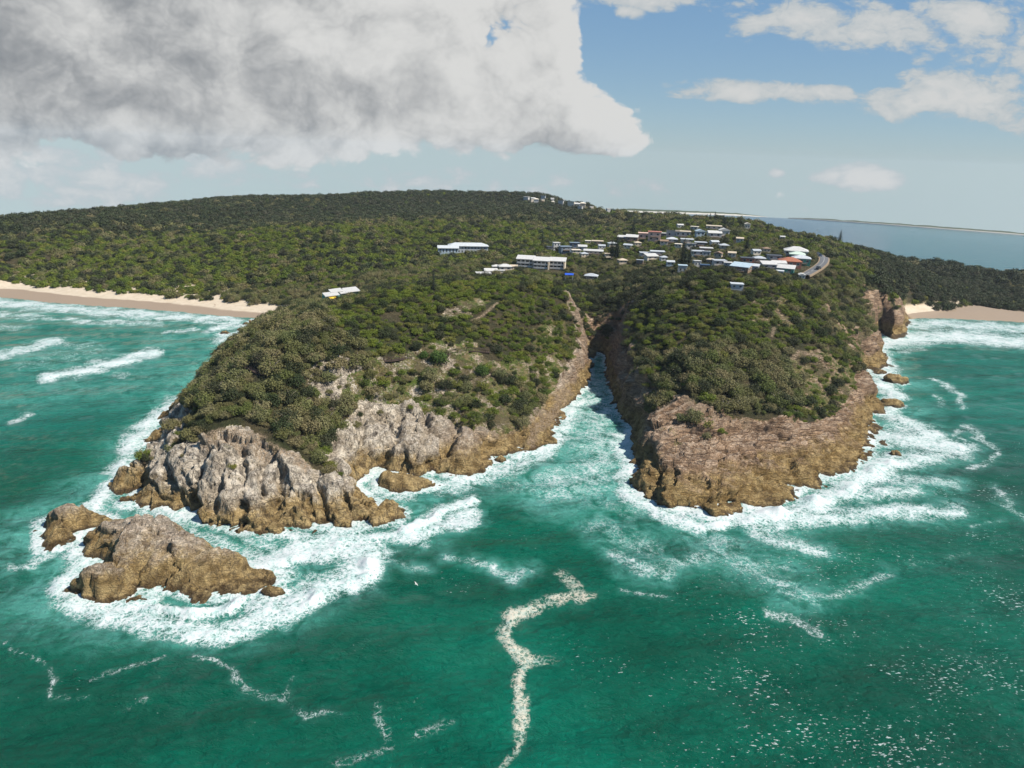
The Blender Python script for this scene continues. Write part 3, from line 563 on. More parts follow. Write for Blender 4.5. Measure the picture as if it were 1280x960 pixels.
    b = g.n('ShaderNodeBsdfPrincipled', Base_Color=c, Roughness=g.m('MULTIPLY_ADD', mk, 0.6, 0.07), IOR=1.333, Normal=bmp.outputs[0]); b.inputs['Specular IOR Level'].default_value = 0.13
    g.n('ShaderNodeOutputMaterial', Surface=b); return mt
def build_sea():
    r = [58.0]
    while r[-1] < 460: r.append(r[-1]*1.0052)
    while r[-1] < 3600: r.append(r[-1]*1.016)
    r = np.array(r); az = np.arange(R(-55), R(56), 0.0052); AZ, RR = np.meshgrid(az, r); X, Y = RR*np.sin(AZ), RR*np.cos(AZ)
    F = grid_faces(*X.shape); x, y = X.ravel(), Y.ravel(); rr = RR.ravel(); aa = np.degrees(AZ.ravel())
    ok = (rr < 640) | (aa > 5.0)
    V = np.stack([x, y, sea_z(x, y)], 1); V, F, rr, aa = compact(V, F[ok[F].all(1)], rr, aa); x, y = V[:, 0], V[:, 1]
    ins = inside(x, y, CP); d, W = dist_poly(x, y, CP, CW); d = np.where(ins, -d, d)
    deepin = (ins & (d < -12)); F = F[~deepin[F].all(1)]; V, F, rr, aa, d, W = compact(V, F, rr, aa, d, W); x, y = V[:, 0], V[:, 1]
    dr = np.full(len(x), 1e9)
    nr_ = np.where(rr < 420)[0]
    for c in rocks_c:
        cl = [tuple(p) for p in c]; q, _ = dist_poly(x[nr_], y[nr_], cl); q = np.where(inside(x[nr_], y[nr_], cl), 0, q); dr[nr_] = np.minimum(dr[nr_], q)
    P = V/11.0; px, py = project(V); j1, j2 = fbm(P+3, 3), fbm(P+60, 3)
    persp = np.clip(250/rr, .35, 1.8); pjx, pjy = px+j1*16*persp, py+j2*9*persp
    foam = np.zeros(len(V)); milk = np.zeros(len(V)); tan_ = np.zeros(len(V))
    for i, (pl, hw, s, mk) in enumerate(FOAM):
        dd, _ = dist_poly(pjx, pjy*1.5, [(a, b*1.5) for a, b in pl], None, False)
        brk = (0.80 if hw < 8 else 0.93)+(0.75 if hw < 8 else 0.45)*fbm(V/(5.0 if hw < 8 else 9.0)+i*3.7, 3); f = s*np.clip(brk, 0, 1.12)*sstep(dd, hw*1.8, hw*0.1); foam = np.maximum(foam, f)
        milk = np.maximum(milk, mk*sstep(dd, hw*2.6+5, hw*0.4))
        if pl[0][1] > 720 and pl[0][0] > 600 and pl[0][0] < 760: tan_ = np.maximum(tan_, sstep(dd, hw*2.2, hw))
    rocky = W < 40
    near = np.minimum(np.where(rocky & (rr < 520), np.maximum(d, 0), 1e9), dr)
    k = 0.75+0.9*fbm(V/16.0+22, 2)
    foam = np.maximum(foam, 0.9*sstep(near/np.clip(k, 0.12, 2), 4.2, 0.3)); milk = np.maximum(milk, 0.9*sstep(near, 20, 2))
    beach = sstep(np.where((W > 40) & (rr < 560), d, 1e9), 60, 5)
    shal = np.maximum(0.8*beach, 0.75*sstep(aa, -14, -26)*sstep(rr, 215, 300)+0.45*sstep(aa, 20, 30)*sstep(rr, 240, 330))
    shal = np.clip(shal+0.25*fbm(V/40.0, 2)*shal, 0, 1)
    swell = fbm(np.stack([x*0.5+y*0.3, y*0.8-x*0.2, 0*x], 1)/22.0, 3)*0.5+fbm(V/6.0+4, 2)*0.16
    V[:, 2] += swell*sstep(rr, 900, 300)+np.clip(foam-0.55, 0, 1)*(0.9+0.9*fbm(V/3.0+9, 3))*sstep(rr, 500, 350)+np.clip(foam-0.98, 0, 1)*9.0*(0.6+0.7*fbm(V/2.0+19, 3))*(rr < 320)
    o = mesh_obj('sea', V, F, [sea_material()]); tag(o, kind='structure')
    for nm, v in (('foam', foam), ('milk', milk), ('tan', tan_), ('shal', shal), ('bay', sstep(rr, 560, 700)*(aa > 5)), ('glint_fleck', sstep(aa, 2, 26)*sstep(rr, 420, 160)+0.25*sstep(rr, 190, 120))): attr(o, nm, v)  # last mask: density of the white flecks painted as sun glints
build_sea()

# ------------------------------------------------------------------ vegetation
def foliage_material(name, cols, dry=None):
    mt, g = mat(name); oi = g.n('ShaderNodeObjectInfo'); P = g.n('ShaderNodeNewGeometry').outputs['Position']
    cr = g.n('ShaderNodeValToRGB', Fac=oi.outputs['Random']); e = cr.color_ramp.elements
    for i, c in enumerate(cols):
        if i < 2: el = e[i]
        else: el = e.new(1.0)
        el.position = i/(len(cols)-1); el.color = (*c, 1)
    c = cr.outputs[0]
    n = g.noise(P, 1.7, 3.0, 0.6); c = g.mix(g.m('MULTIPLY', g.step(n, 0.35, 0.7), 0.45), c, g.mix(1.0, c, (1.6, 1.5, 1.45), 'MULTIPLY'))
    b = g.n('ShaderNodeBsdfPrincipled', Base_Color=c, Roughness=0.75); b.inputs['Specular IOR Level'].default_value = 0.25
    t = g.n('ShaderNodeBsdfTranslucent', Color=c); ms = g.n('ShaderNodeMixShader', i0=0.18, i1=b, i2=t)
    g.n('ShaderNodeOutputMaterial', Surface=ms); return mt
OLIVE = foliage_material('olive_foliage', [(0.095,0.095,0.03), (0.155,0.132,0.062), (0.08,0.10,0.022), (0.165,0.148,0.07), (0.09,0.105,0.035)])
GREEN = foliage_material('green_foliage', [(0.07,0.105,0.012), (0.12,0.15,0.014), (0.05,0.075,0.012), (0.15,0.148,0.028)])
DARK = foliage_material('dark_shade_foliage', [(0.024,0.036,0.011), (0.038,0.042,0.018), (0.03,0.044,0.014), (0.05,0.048,0.025)])  # dark trees' own colour; also stands in for cloud shadow on valley and ridge
BARK, g_ = mat('grey_bark'); finish(g_, g_.mix(g_.noise(g_.n('ShaderNodeTexCoord').outputs['Object'], 4.0), (0.10,0.08,0.06), (0.26,0.22,0.18)), 0.9)
def crown_mesh(name, mt, seed, nl, size, flat, nclump, spread=0.62, core=True):
    """Leaf sprays gathered into clumps over an uneven dome of radius one; gaps stay open between the clumps."""
    r = np.random.default_rng(seed)
    cl = r.normal(size=(nclump, 3)); cl[:, 2] = np.abs(cl[:, 2])*0.9+0.05; cl /= np.linalg.norm(cl, axis=1)[:, None]
    cl *= (spread*(0.75+0.45*r.random(nclump)))[:, None]; cr = 0.26+0.22*r.random(nclump)
    k = r.integers(0, nclump, nl); d = r.normal(size=(nl, 3)); d /= np.linalg.norm(d, axis=1)[:, None]
    P = cl[k]+d*(cr[k]*(0.55+0.5*r.random(nl)))[:, None]
    P[:, 2] = np.maximum(P[:, 2], -0.12); n = d*0.9+r.normal(size=(nl, 3))*0.55+np.array([0, 0, 0.35]); n /= np.linalg.norm(n, axis=1)[:, None]
    a = np.cross(n, r.normal(size=(nl, 3))); a /= np.linalg.norm(a, axis=1)[:, None]; b = np.cross(n, a)
    s = size*(0.6+0.8*r.random(nl))[:, None]
    P = P*np.array([1, 1, flat])+np.array([0, 0, 0.32*flat])
    V = np.stack([P-a*s, P+b*s*0.7-n*s*0.2, P+a*s, P-b*s*0.7-n*s*0.2], 1).reshape(-1, 3); F = np.arange(4*nl).reshape(-1, 4)
    me = bpy.data.meshes.new(name); me.from_pydata(V.tolist(), [], F.tolist()); me.materials.append(mt); return me
def limb(V, F, p, q, r0, r1, n=5):
    p, q = np.array(p, float), np.array(q, float); a = q-p; a /= np.linalg.norm(a)+1e-9; b = np.cross(a, [0.3, 0.9, 0.2]); b /= np.linalg.norm(b); c = np.cross(a, b); o = len(V)
    for P, rr in ((p, r0), (q, r1)):
        for i in range(n): t = 6.2832*i/n; V.append(P+rr*(b*math.cos(t)+c*math.sin(t)))
    for i in range(n): F.append([o+i, o+(i+1) % n, o+n+(i+1) % n, o+n+i])
def trunk_mesh(seed):
    r = np.random.default_rng(seed); V, F = [], []
    limb(V, F, (0,0,-0.5), (0.04,0.02,0.25), 0.075, 0.055)
    for i in range(4):
        t = i*1.57+r.random(); q = (0.35*math.cos(t), 0.35*math.sin(t), 0.55+0.2*r.random()); limb(V, F, (0.04,0.02,0.22), q, 0.045, 0.025)
        limb(V, F, q, (q[0]*1.9, q[1]*1.9, q[2]+0.2), 0.025, 0.01, 4)
    me = bpy.data.meshes.new('trunk'); me.from_pydata([list(map(float, v)) for v in V], [], F); me.materials.append(BARK); return me
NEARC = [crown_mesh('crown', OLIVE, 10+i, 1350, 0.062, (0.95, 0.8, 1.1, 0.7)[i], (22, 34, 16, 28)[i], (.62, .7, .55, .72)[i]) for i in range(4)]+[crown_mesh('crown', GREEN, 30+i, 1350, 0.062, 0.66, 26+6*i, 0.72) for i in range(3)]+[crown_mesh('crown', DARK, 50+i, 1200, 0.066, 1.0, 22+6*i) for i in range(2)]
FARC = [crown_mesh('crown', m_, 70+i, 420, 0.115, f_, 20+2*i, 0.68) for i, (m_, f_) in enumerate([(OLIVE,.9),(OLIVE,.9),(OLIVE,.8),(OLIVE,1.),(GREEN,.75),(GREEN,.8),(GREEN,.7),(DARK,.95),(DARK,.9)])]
TRUNKS = [trunk_mesh(i) for i in range(3)]

def scatter_points(r0, r1, cell, azmax=43):
    L = r1*math.sin(R(azmax)); xs = np.arange(-L, L, cell); ys = np.arange(r0*math.cos(R(azmax)), r1, cell)
    X, Y = np.meshgrid(xs, ys); X = X.ravel()+rng.uniform(-.45, .45, X.size)*cell; Y = Y.ravel()+rng.uniform(-.45, .45, Y.size)*cell
    rr = np.hypot(X, Y); k = (rr > r0) & (rr <= r1) & (np.abs(np.arctan2(X, Y)) < R(azmax)) & inside(X, Y, CP)
    return X[k], Y[k]
CLEAR = []      # (x, y, radius): ground kept free of trees (houses, roads), filled in before planting
def plant():
    out = []
    for r0, r1, cell, sc in ((122, 330, 2.45, (0.9, 3.3)), (330, 470, 3.2, (1.6, 3.5)), (470, 700, 4.3, (2.2, 4.4)), (700, 1330, 7.2, (4.0, 6.2))):
        X, Y = scatter_points(r0, r1, cell); z, d, W = height(X, Y); e = 0.8
        zx, _, _ = height(X+e, Y); zy, _, _ = height(X, Y+e); nz = 1/np.sqrt(1+((zx-z)/e)**2+((zy-z)/e)**2)
        P = np.stack([X, Y, z+sea_z(X, Y)], 1); px, py = project(P)
        jx = fbm(P/6.0+9, 3)*14; jy = fbm(P/6.0+41, 3)*9
        ok = (d > np.where(W > 40, np.where(X > 0, 17, 23)+4*fbm(P/9.0, 2), 5)) & (z > np.where(np.hypot(X, Y) > 600, 0.8, np.where(W > 40, 2.0, 5.0))) & (nz > 0.5) & (px > -160) & (px < 1440)
        keep = np.ones(len(X))
        for pl in BARE: keep = np.where(inside(px+jx, py+jy, pl), np.where((nz > 0.62) & (z > 10), 0.09, 0.0), keep)
        for pl in SPARSE: keep = np.where(inside(px+jx, py+jy, pl), 0.58, keep)
        for st, w in PATH_LINES:
            q, _ = dist_poly(X, Y, st, None, False); keep = np.where(q < w+1.2, 0, keep)
        for (cx, cy, cr) in CLEAR: keep = np.where((X-cx)**2+(Y-cy)**2 < cr*cr, 0, keep)
        keep = keep*np.where(fbm(P/13.0+90, 2) > 0.42, 0.3, 1.0)
        ok &= rng.random(len(X)) < keep
        X, Y, z, P, px, py = X[ok], Y[ok], z[ok], P[ok], px[ok], py[ok]
        sel = fbm(P/19.0+33, 3)+0.16*rng.normal(size=len(X)); s = sc[0]+(sc[1]-sc[0])*rng.random(len(X))**1.3
        azd = np.degrees(np.arctan2(X, Y)); rr = np.hypot(X, Y)
        tall = sstep(np.hypot((px-885)/120, (py-480)/50), 1.2, 0.8)+sstep(np.hypot((px-330)/130, (py-470)/90), 1.2, 0.8)
        low = sstep(np.hypot((px-570)/150, (py-400)/45), 1.2, 0.8)+0.8*sstep(np.hypot((px-860)/110, (py-415)/26), 1.2, 0.8)
        sel = sel-0.55*tall+0.42*low; s = s*(1+0.22*tall-0.12*low)
        dark_shade = 0.17+0.55*sstep(rr, 300, 345)*sstep(rr, 430, 400)*sstep(azd, 3, 7)*sstep(azd, 24, 15)+0.75*sstep(azd, 25.5, 27.5)*sstep(rr, 395, 430)+0.75*sstep(rr, 650, 760)*sstep(azd, 8, 4)  # scattered dark trees; massed where cloud shadow over valley, forest and ridge is painted
        lush = 0.2+0.12*sstep(rr, 210, 245)*sstep(azd, -20, -12)*sstep(rr, 400, 330)+0.15*sstep(rr, 455, 490)*sstep(rr, 700, 650)
        u = rng.random(len(X)); kind = np.where(u < dark_shade, 2, np.where(sel > 0.55-lush*2.4, 1, 0))
        s = np.where(kind == 1, s*0.85, s)*np.where((px > 690) & (px < 1010) & (py > 282) & (py < 352), 0.74, 1.0)
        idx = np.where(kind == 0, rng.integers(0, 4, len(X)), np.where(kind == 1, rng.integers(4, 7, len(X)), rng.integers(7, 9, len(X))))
        out.append((P, s, idx, rng.uniform(0, 6.283, len(X)), px, py, kind, nz[ok] if False else None))
    return out
def stuff_instances(name, P, s, idx, rot, meshes):
    src = bpy.data.collections.new(name+'_sources')
    for me in meshes:
        o = bpy.data.objects.new('crown', me); src.objects.link(o)
    me = bpy.data.meshes.new(name); me.vertices.add(len(P)); me.vertices.foreach_set('co', np.asarray(P, np.float32).ravel()); me.update()
    for nm, v, ty in (('scl', s, 'FLOAT'), ('rot', rot, 'FLOAT'), ('idx', idx, 'INT')):
        a = me.attributes.new(nm, ty, 'POINT'); a.data.foreach_set('value', np.asarray(v, np.int32 if ty == 'INT' else np.float32))
    o = bpy.data.objects.new(name, me); COL.objects.link(o)
    ng = bpy.data.node_groups.new(name, 'GeometryNodeTree')
    ng.interface.new_socket('Geometry', in_out='INPUT', socket_type='NodeSocketGeometry'); ng.interface.new_socket('Geometry', in_out='OUTPUT', socket_type='NodeSocketGeometry')
    N, L = ng.nodes, ng.links; gi, go = N.new('NodeGroupInput'), N.new('NodeGroupOutput'); ip = N.new('GeometryNodeInstanceOnPoints'); ci = N.new('GeometryNodeCollectionInfo')
    ci.inputs['Collection'].default_value = src; ci.inputs['Separate Children'].default_value = True; ci.inputs['Reset Children'].default_value = True
    def na(nm, ty):
        n = N.new('GeometryNodeInputNamedAttribute'); n.data_type = ty; n.inputs['Name'].default_value = nm; return [k for k in n.outputs if k.enabled][0]
    cx = N.new('ShaderNodeCombineXYZ'); L.new(na('rot', 'FLOAT'), cx.inputs[2])
    L.new(gi.outputs[0], ip.inputs['Points']); L.new(ci.outputs[0], ip.inputs['Instance']); ip.inputs['Pick Instance'].default_value = True
    L.new(na('idx', 'INT'), ip.inputs['Instance Index']); L.new(cx.outputs[0], ip.inputs['Rotation']); L.new(na('scl', 'FLOAT'), ip.inputs['Scale']); L.new(ip.outputs[0], go.inputs[0])
    md = o.modifiers.new('scatter', 'NODES'); md.node_group = ng; tag(o, kind='stuff'); return o
def visible(P, h):
    """Whether the land between leaves the point h above P in sight."""
    Q = P+np.array([0, 0, 1.0])*h[:, None]; ok = np.ones(len(P), bool)
    for t in np.linspace(0.72, 0.985, 16):
        M = CAM+(Q-CAM)*t; z, _, _ = height(M[:, 0], M[:, 1], False); ok &= M[:, 2] > np.maximum(z, 0)+sea_z(M[:, 0], M[:, 1])
    return ok
PATH_LINES = [([tuple(p[:2]) for p in ray_ground(st)], w) for st, w in PATHS]

# ------------------------------------------------------------------ the township
def paint(name, c, rough=0.6, spec=0.3, wear=0.12):
    mt, g = mat(name); n = g.noise(g.n('ShaderNodeNewGeometry').outputs['Position'], 0.9, 5.0, 0.65)
    k = g.mix(g.m('MULTIPLY', g.step(n, 0.4, 0.7), 1.0), c, tuple(x*(1-wear*1.6) for x in c)); finish(g, k, rough, None, spec); return mt
PAL = {k: paint(k+'_paint', c) for k, c in dict(white=(.46,.45,.425), cream=(.62,.55,.44), grey=(.36,.38,.40), dark=(.055,.06,.07), blue_grey=(.34,.42,.47), slate=(.13,.17,.21), red=(.30,.11,.06), pink=(.60,.40,.32),
       green=(.05,.27,.20), pale_green=(.45,.54,.45), brown=(.22,.15,.10), tan=(.46,.38,.28), yellow=(.65,.42,.04), blue=(.02,.08,.45), navy=(.03,.06,.11), brick=(.33,.13,.09), silver=(.42,.44,.45)).items()}
GLASS, g_ = mat('window_glass'); finish(g_, (0.02, 0.03, 0.035), 0.12, None, 0.6)
def box_vf(V, F, x0, x1, y0, y1, z0, z1):
    o = len(V); V += [(x0,y0,z0),(x1,y0,z0),(x1,y1,z0),(x0,y1,z0),(x0,y0,z1),(x1,y0,z1),(x1,y1,z1),(x0,y1,z1)]
    F += [(o,o+3,o+2,o+1),(o+4,o+5,o+6,o+7),(o,o+1,o+5,o+4),(o+1,o+2,o+6,o+5),(o+2,o+3,o+7,o+6),(o+3,o,o+4,o+7)]
def part(name, V, F, m_, parent, loc=None):
    me = bpy.data.meshes.new(name); me.from_pydata([tuple(map(float, v)) for v in V], [], F); me.materials.append(m_); me.update()
    o = bpy.data.objects.new(name, me); COL.objects.link(o); o.parent = parent
    if loc: o.location = loc
    return o
def box_part(name, b, m_, parent):
    V, F = [], []; box_vf(V, F, *b); return part(name, V, F, m_, parent)
def roof_vf(kind, w, d, z, rise, ov):
    x, y = w/2+ov, d/2+ov; t = 0.28; V, F = [], []
    if kind == 'flat': box_vf(V, F, -x, x, -y, y, z, z+t); return V, F
    if kind == 'skillion': top = [(-x,-y,z+rise),(x,-y,z+rise),(x,y,z+.1),(-x,y,z+.1)]; fs = [(0,1,2,3)]
    if kind == 'skillion_front': top = [(-x,-y,z+.1),(x,-y,z+.1),(x,y,z+rise),(-x,y,z+rise)]; fs = [(0,1,2,3)]
    if kind == 'gable': top = [(-x,-y,z),(x,-y,z),(x,y,z),(-x,y,z),(-x,0,z+rise),(x,0,z+rise)]; fs = [(0,1,5,4),(2,3,4,5),(3,0,4),(1,2,5)]
    if kind == 'gable_end': top = [(-x,-y,z),(x,-y,z),(x,y,z),(-x,y,z),(0,-y,z+rise),(0,y,z+rise)]; fs = [(1,2,5,4),(3,0,4,5),(0,1,4),(2,3,5)]
    if kind == 'hip': q = max(x-y, x*0.15); top = [(-x,-y,z),(x,-y,z),(x,y,z),(-x,y,z),(-q,0,z+rise),(q,0,z+rise)]; fs = [(0,1,5,4),(2,3,4,5),(3,0,4),(1,2,5)]
    V = top+[(a,b,c-t) for a, b, c in top[:4]]; n = len(top); F = list(fs)+[(n+3,n+2,n+1,n)]+[(i,n+i,n+(i+1) % 4,(i+1) % 4) for i in range(4)]
    return V, F
_win = {}
def window_obj(parent, x, y, z, side=False, w=1.1, h=1.1):
    """A framed window standing 4 cm proud of the wall, its pane set back in the frame."""
    key = (round(w, 2), round(h, 2))
    if key not in _win:
        V, F = [], []
        for b in ((-w/2,-w/2+.09,0,h),(w/2-.09,w/2,0,h),(-w/2+.09,w/2-.09,0,.09),(-w/2+.09,w/2-.09,h-.09,h)): box_vf(V, F, b[0], b[1], -.06, .03, b[2], b[3])
        f = bpy.data.meshes.new('window'); f.from_pydata(V, [], F); f.materials.append(PAL['silver'])
        V, F = [], []; box_vf(V, F, -w/2+.09, w/2-.09, -.03, .02, .09, h-.09); p = bpy.data.meshes.new('pane'); p.from_pydata(V, [], F); p.materials.append(GLASS); _win[key] = (f, p)
    f, p = _win[key]; o = bpy.data.objects.new('window', f); COL.objects.link(o); o.parent = parent; o.location = (x, y, z)
    if side: o.rotation_euler = (0, 0, math.pi/2)
    q = bpy.data.objects.new('pane', p); COL.objects.link(q); q.parent = o
def house(P, rng_m, wpx, hpx, roof, rcol, wcol, yaw, label, name='house', cat='house', group='houses of the township', depth=0.75, detail=True, lift=0.6):
    w = wpx*rng_m/FPX; h = max(hpx*rng_m/FPX, 1.6); d = max(w*depth, 4.0); rise = {'flat': .25, 'skillion': w*.09, 'skillion_front': w*.16, 'gable': w*.16, 'gable_end': w*.2, 'hip': w*.17}[roof]
    r_ = bpy.data.objects.new(name, None); COL.objects.link(r_); r_.location = (P[0], P[1]+d*0.25, P[2]+lift); r_.rotation_euler = (0, 0, R(yaw)); tag(r_, label, cat, group)
    box_part('wall', (-w/2, w/2, -d/2, d/2, -3.0, h), PAL[wcol], r_)
    V, F = roof_vf(roof, w, d, h+0.003+(0.28 if roof not in ('flat',) else 0), rise, 0.45 if w > 5 else 0.25); part('roof', V, F, PAL[rcol], r_)
    if roof in ('skillion', 'skillion_front'):
        V, F = [], []; a, b = (h, h+rise*.8) if roof == 'skillion_front' else (h+rise*.8, h)
        V = [(-w/2+.05,-d/2+.05,h),(w/2-.05,-d/2+.05,h),(w/2-.05,d/2-.05,h),(-w/2+.05,d/2-.05,h),(-w/2+.05,-d/2+.05,a+.02),(w/2-.05,-d/2+.05,a+.02),(w/2-.05,d/2-.05,b+.02),(-w/2+.05,d/2-.05,b+.02)]
        F = [(0,1,5,4),(1,2,6,5),(2,3,7,6),(3,0,4,7)]; part('gable_wall', V, F, PAL[wcol], r_)
    if not detail: return r_
    st = max(1, int(round(h/2.6))); sh = h/st; ww = min(1.5, w/4.5); wh = min(1.35, sh*.55)
    for k in range(st):
        n = max(2, int(w/3.0))
        for j in range(n): window_obj(r_, -w/2+(j+.5)*w/n, -d/2, k*sh+sh*.28, False, ww, wh)
        for j in range(2): window_obj(r_, w/2, -d/2+(j+.5)*d/2, k*sh+sh*.28, True, ww, wh)
    if w > 6:
        V, F = [], []; box_vf(V, F, -w*.32, w*.32, -d/2-1.5, -d/2-.004, (st-1)*sh-.15, (st-1)*sh); dk = part('deck', V, F, PAL['brown'], r_)
        V, F = [], []; box_vf(V, F, -w*.32, w*.32, -d/2-1.5, -d/2-1.44, (st-1)*sh+.75, (st-1)*sh+.85)
        for j in range(7): x = -w*.32+.04+j*(w*.64-.08)/6; box_vf(V, F, x-.04, x+.04, -d/2-1.5, -d/2-1.44, (st-1)*sh+.004, (st-1)*sh+.75)
        part('railing', V, F, PAL['white'], dk)
    return r_
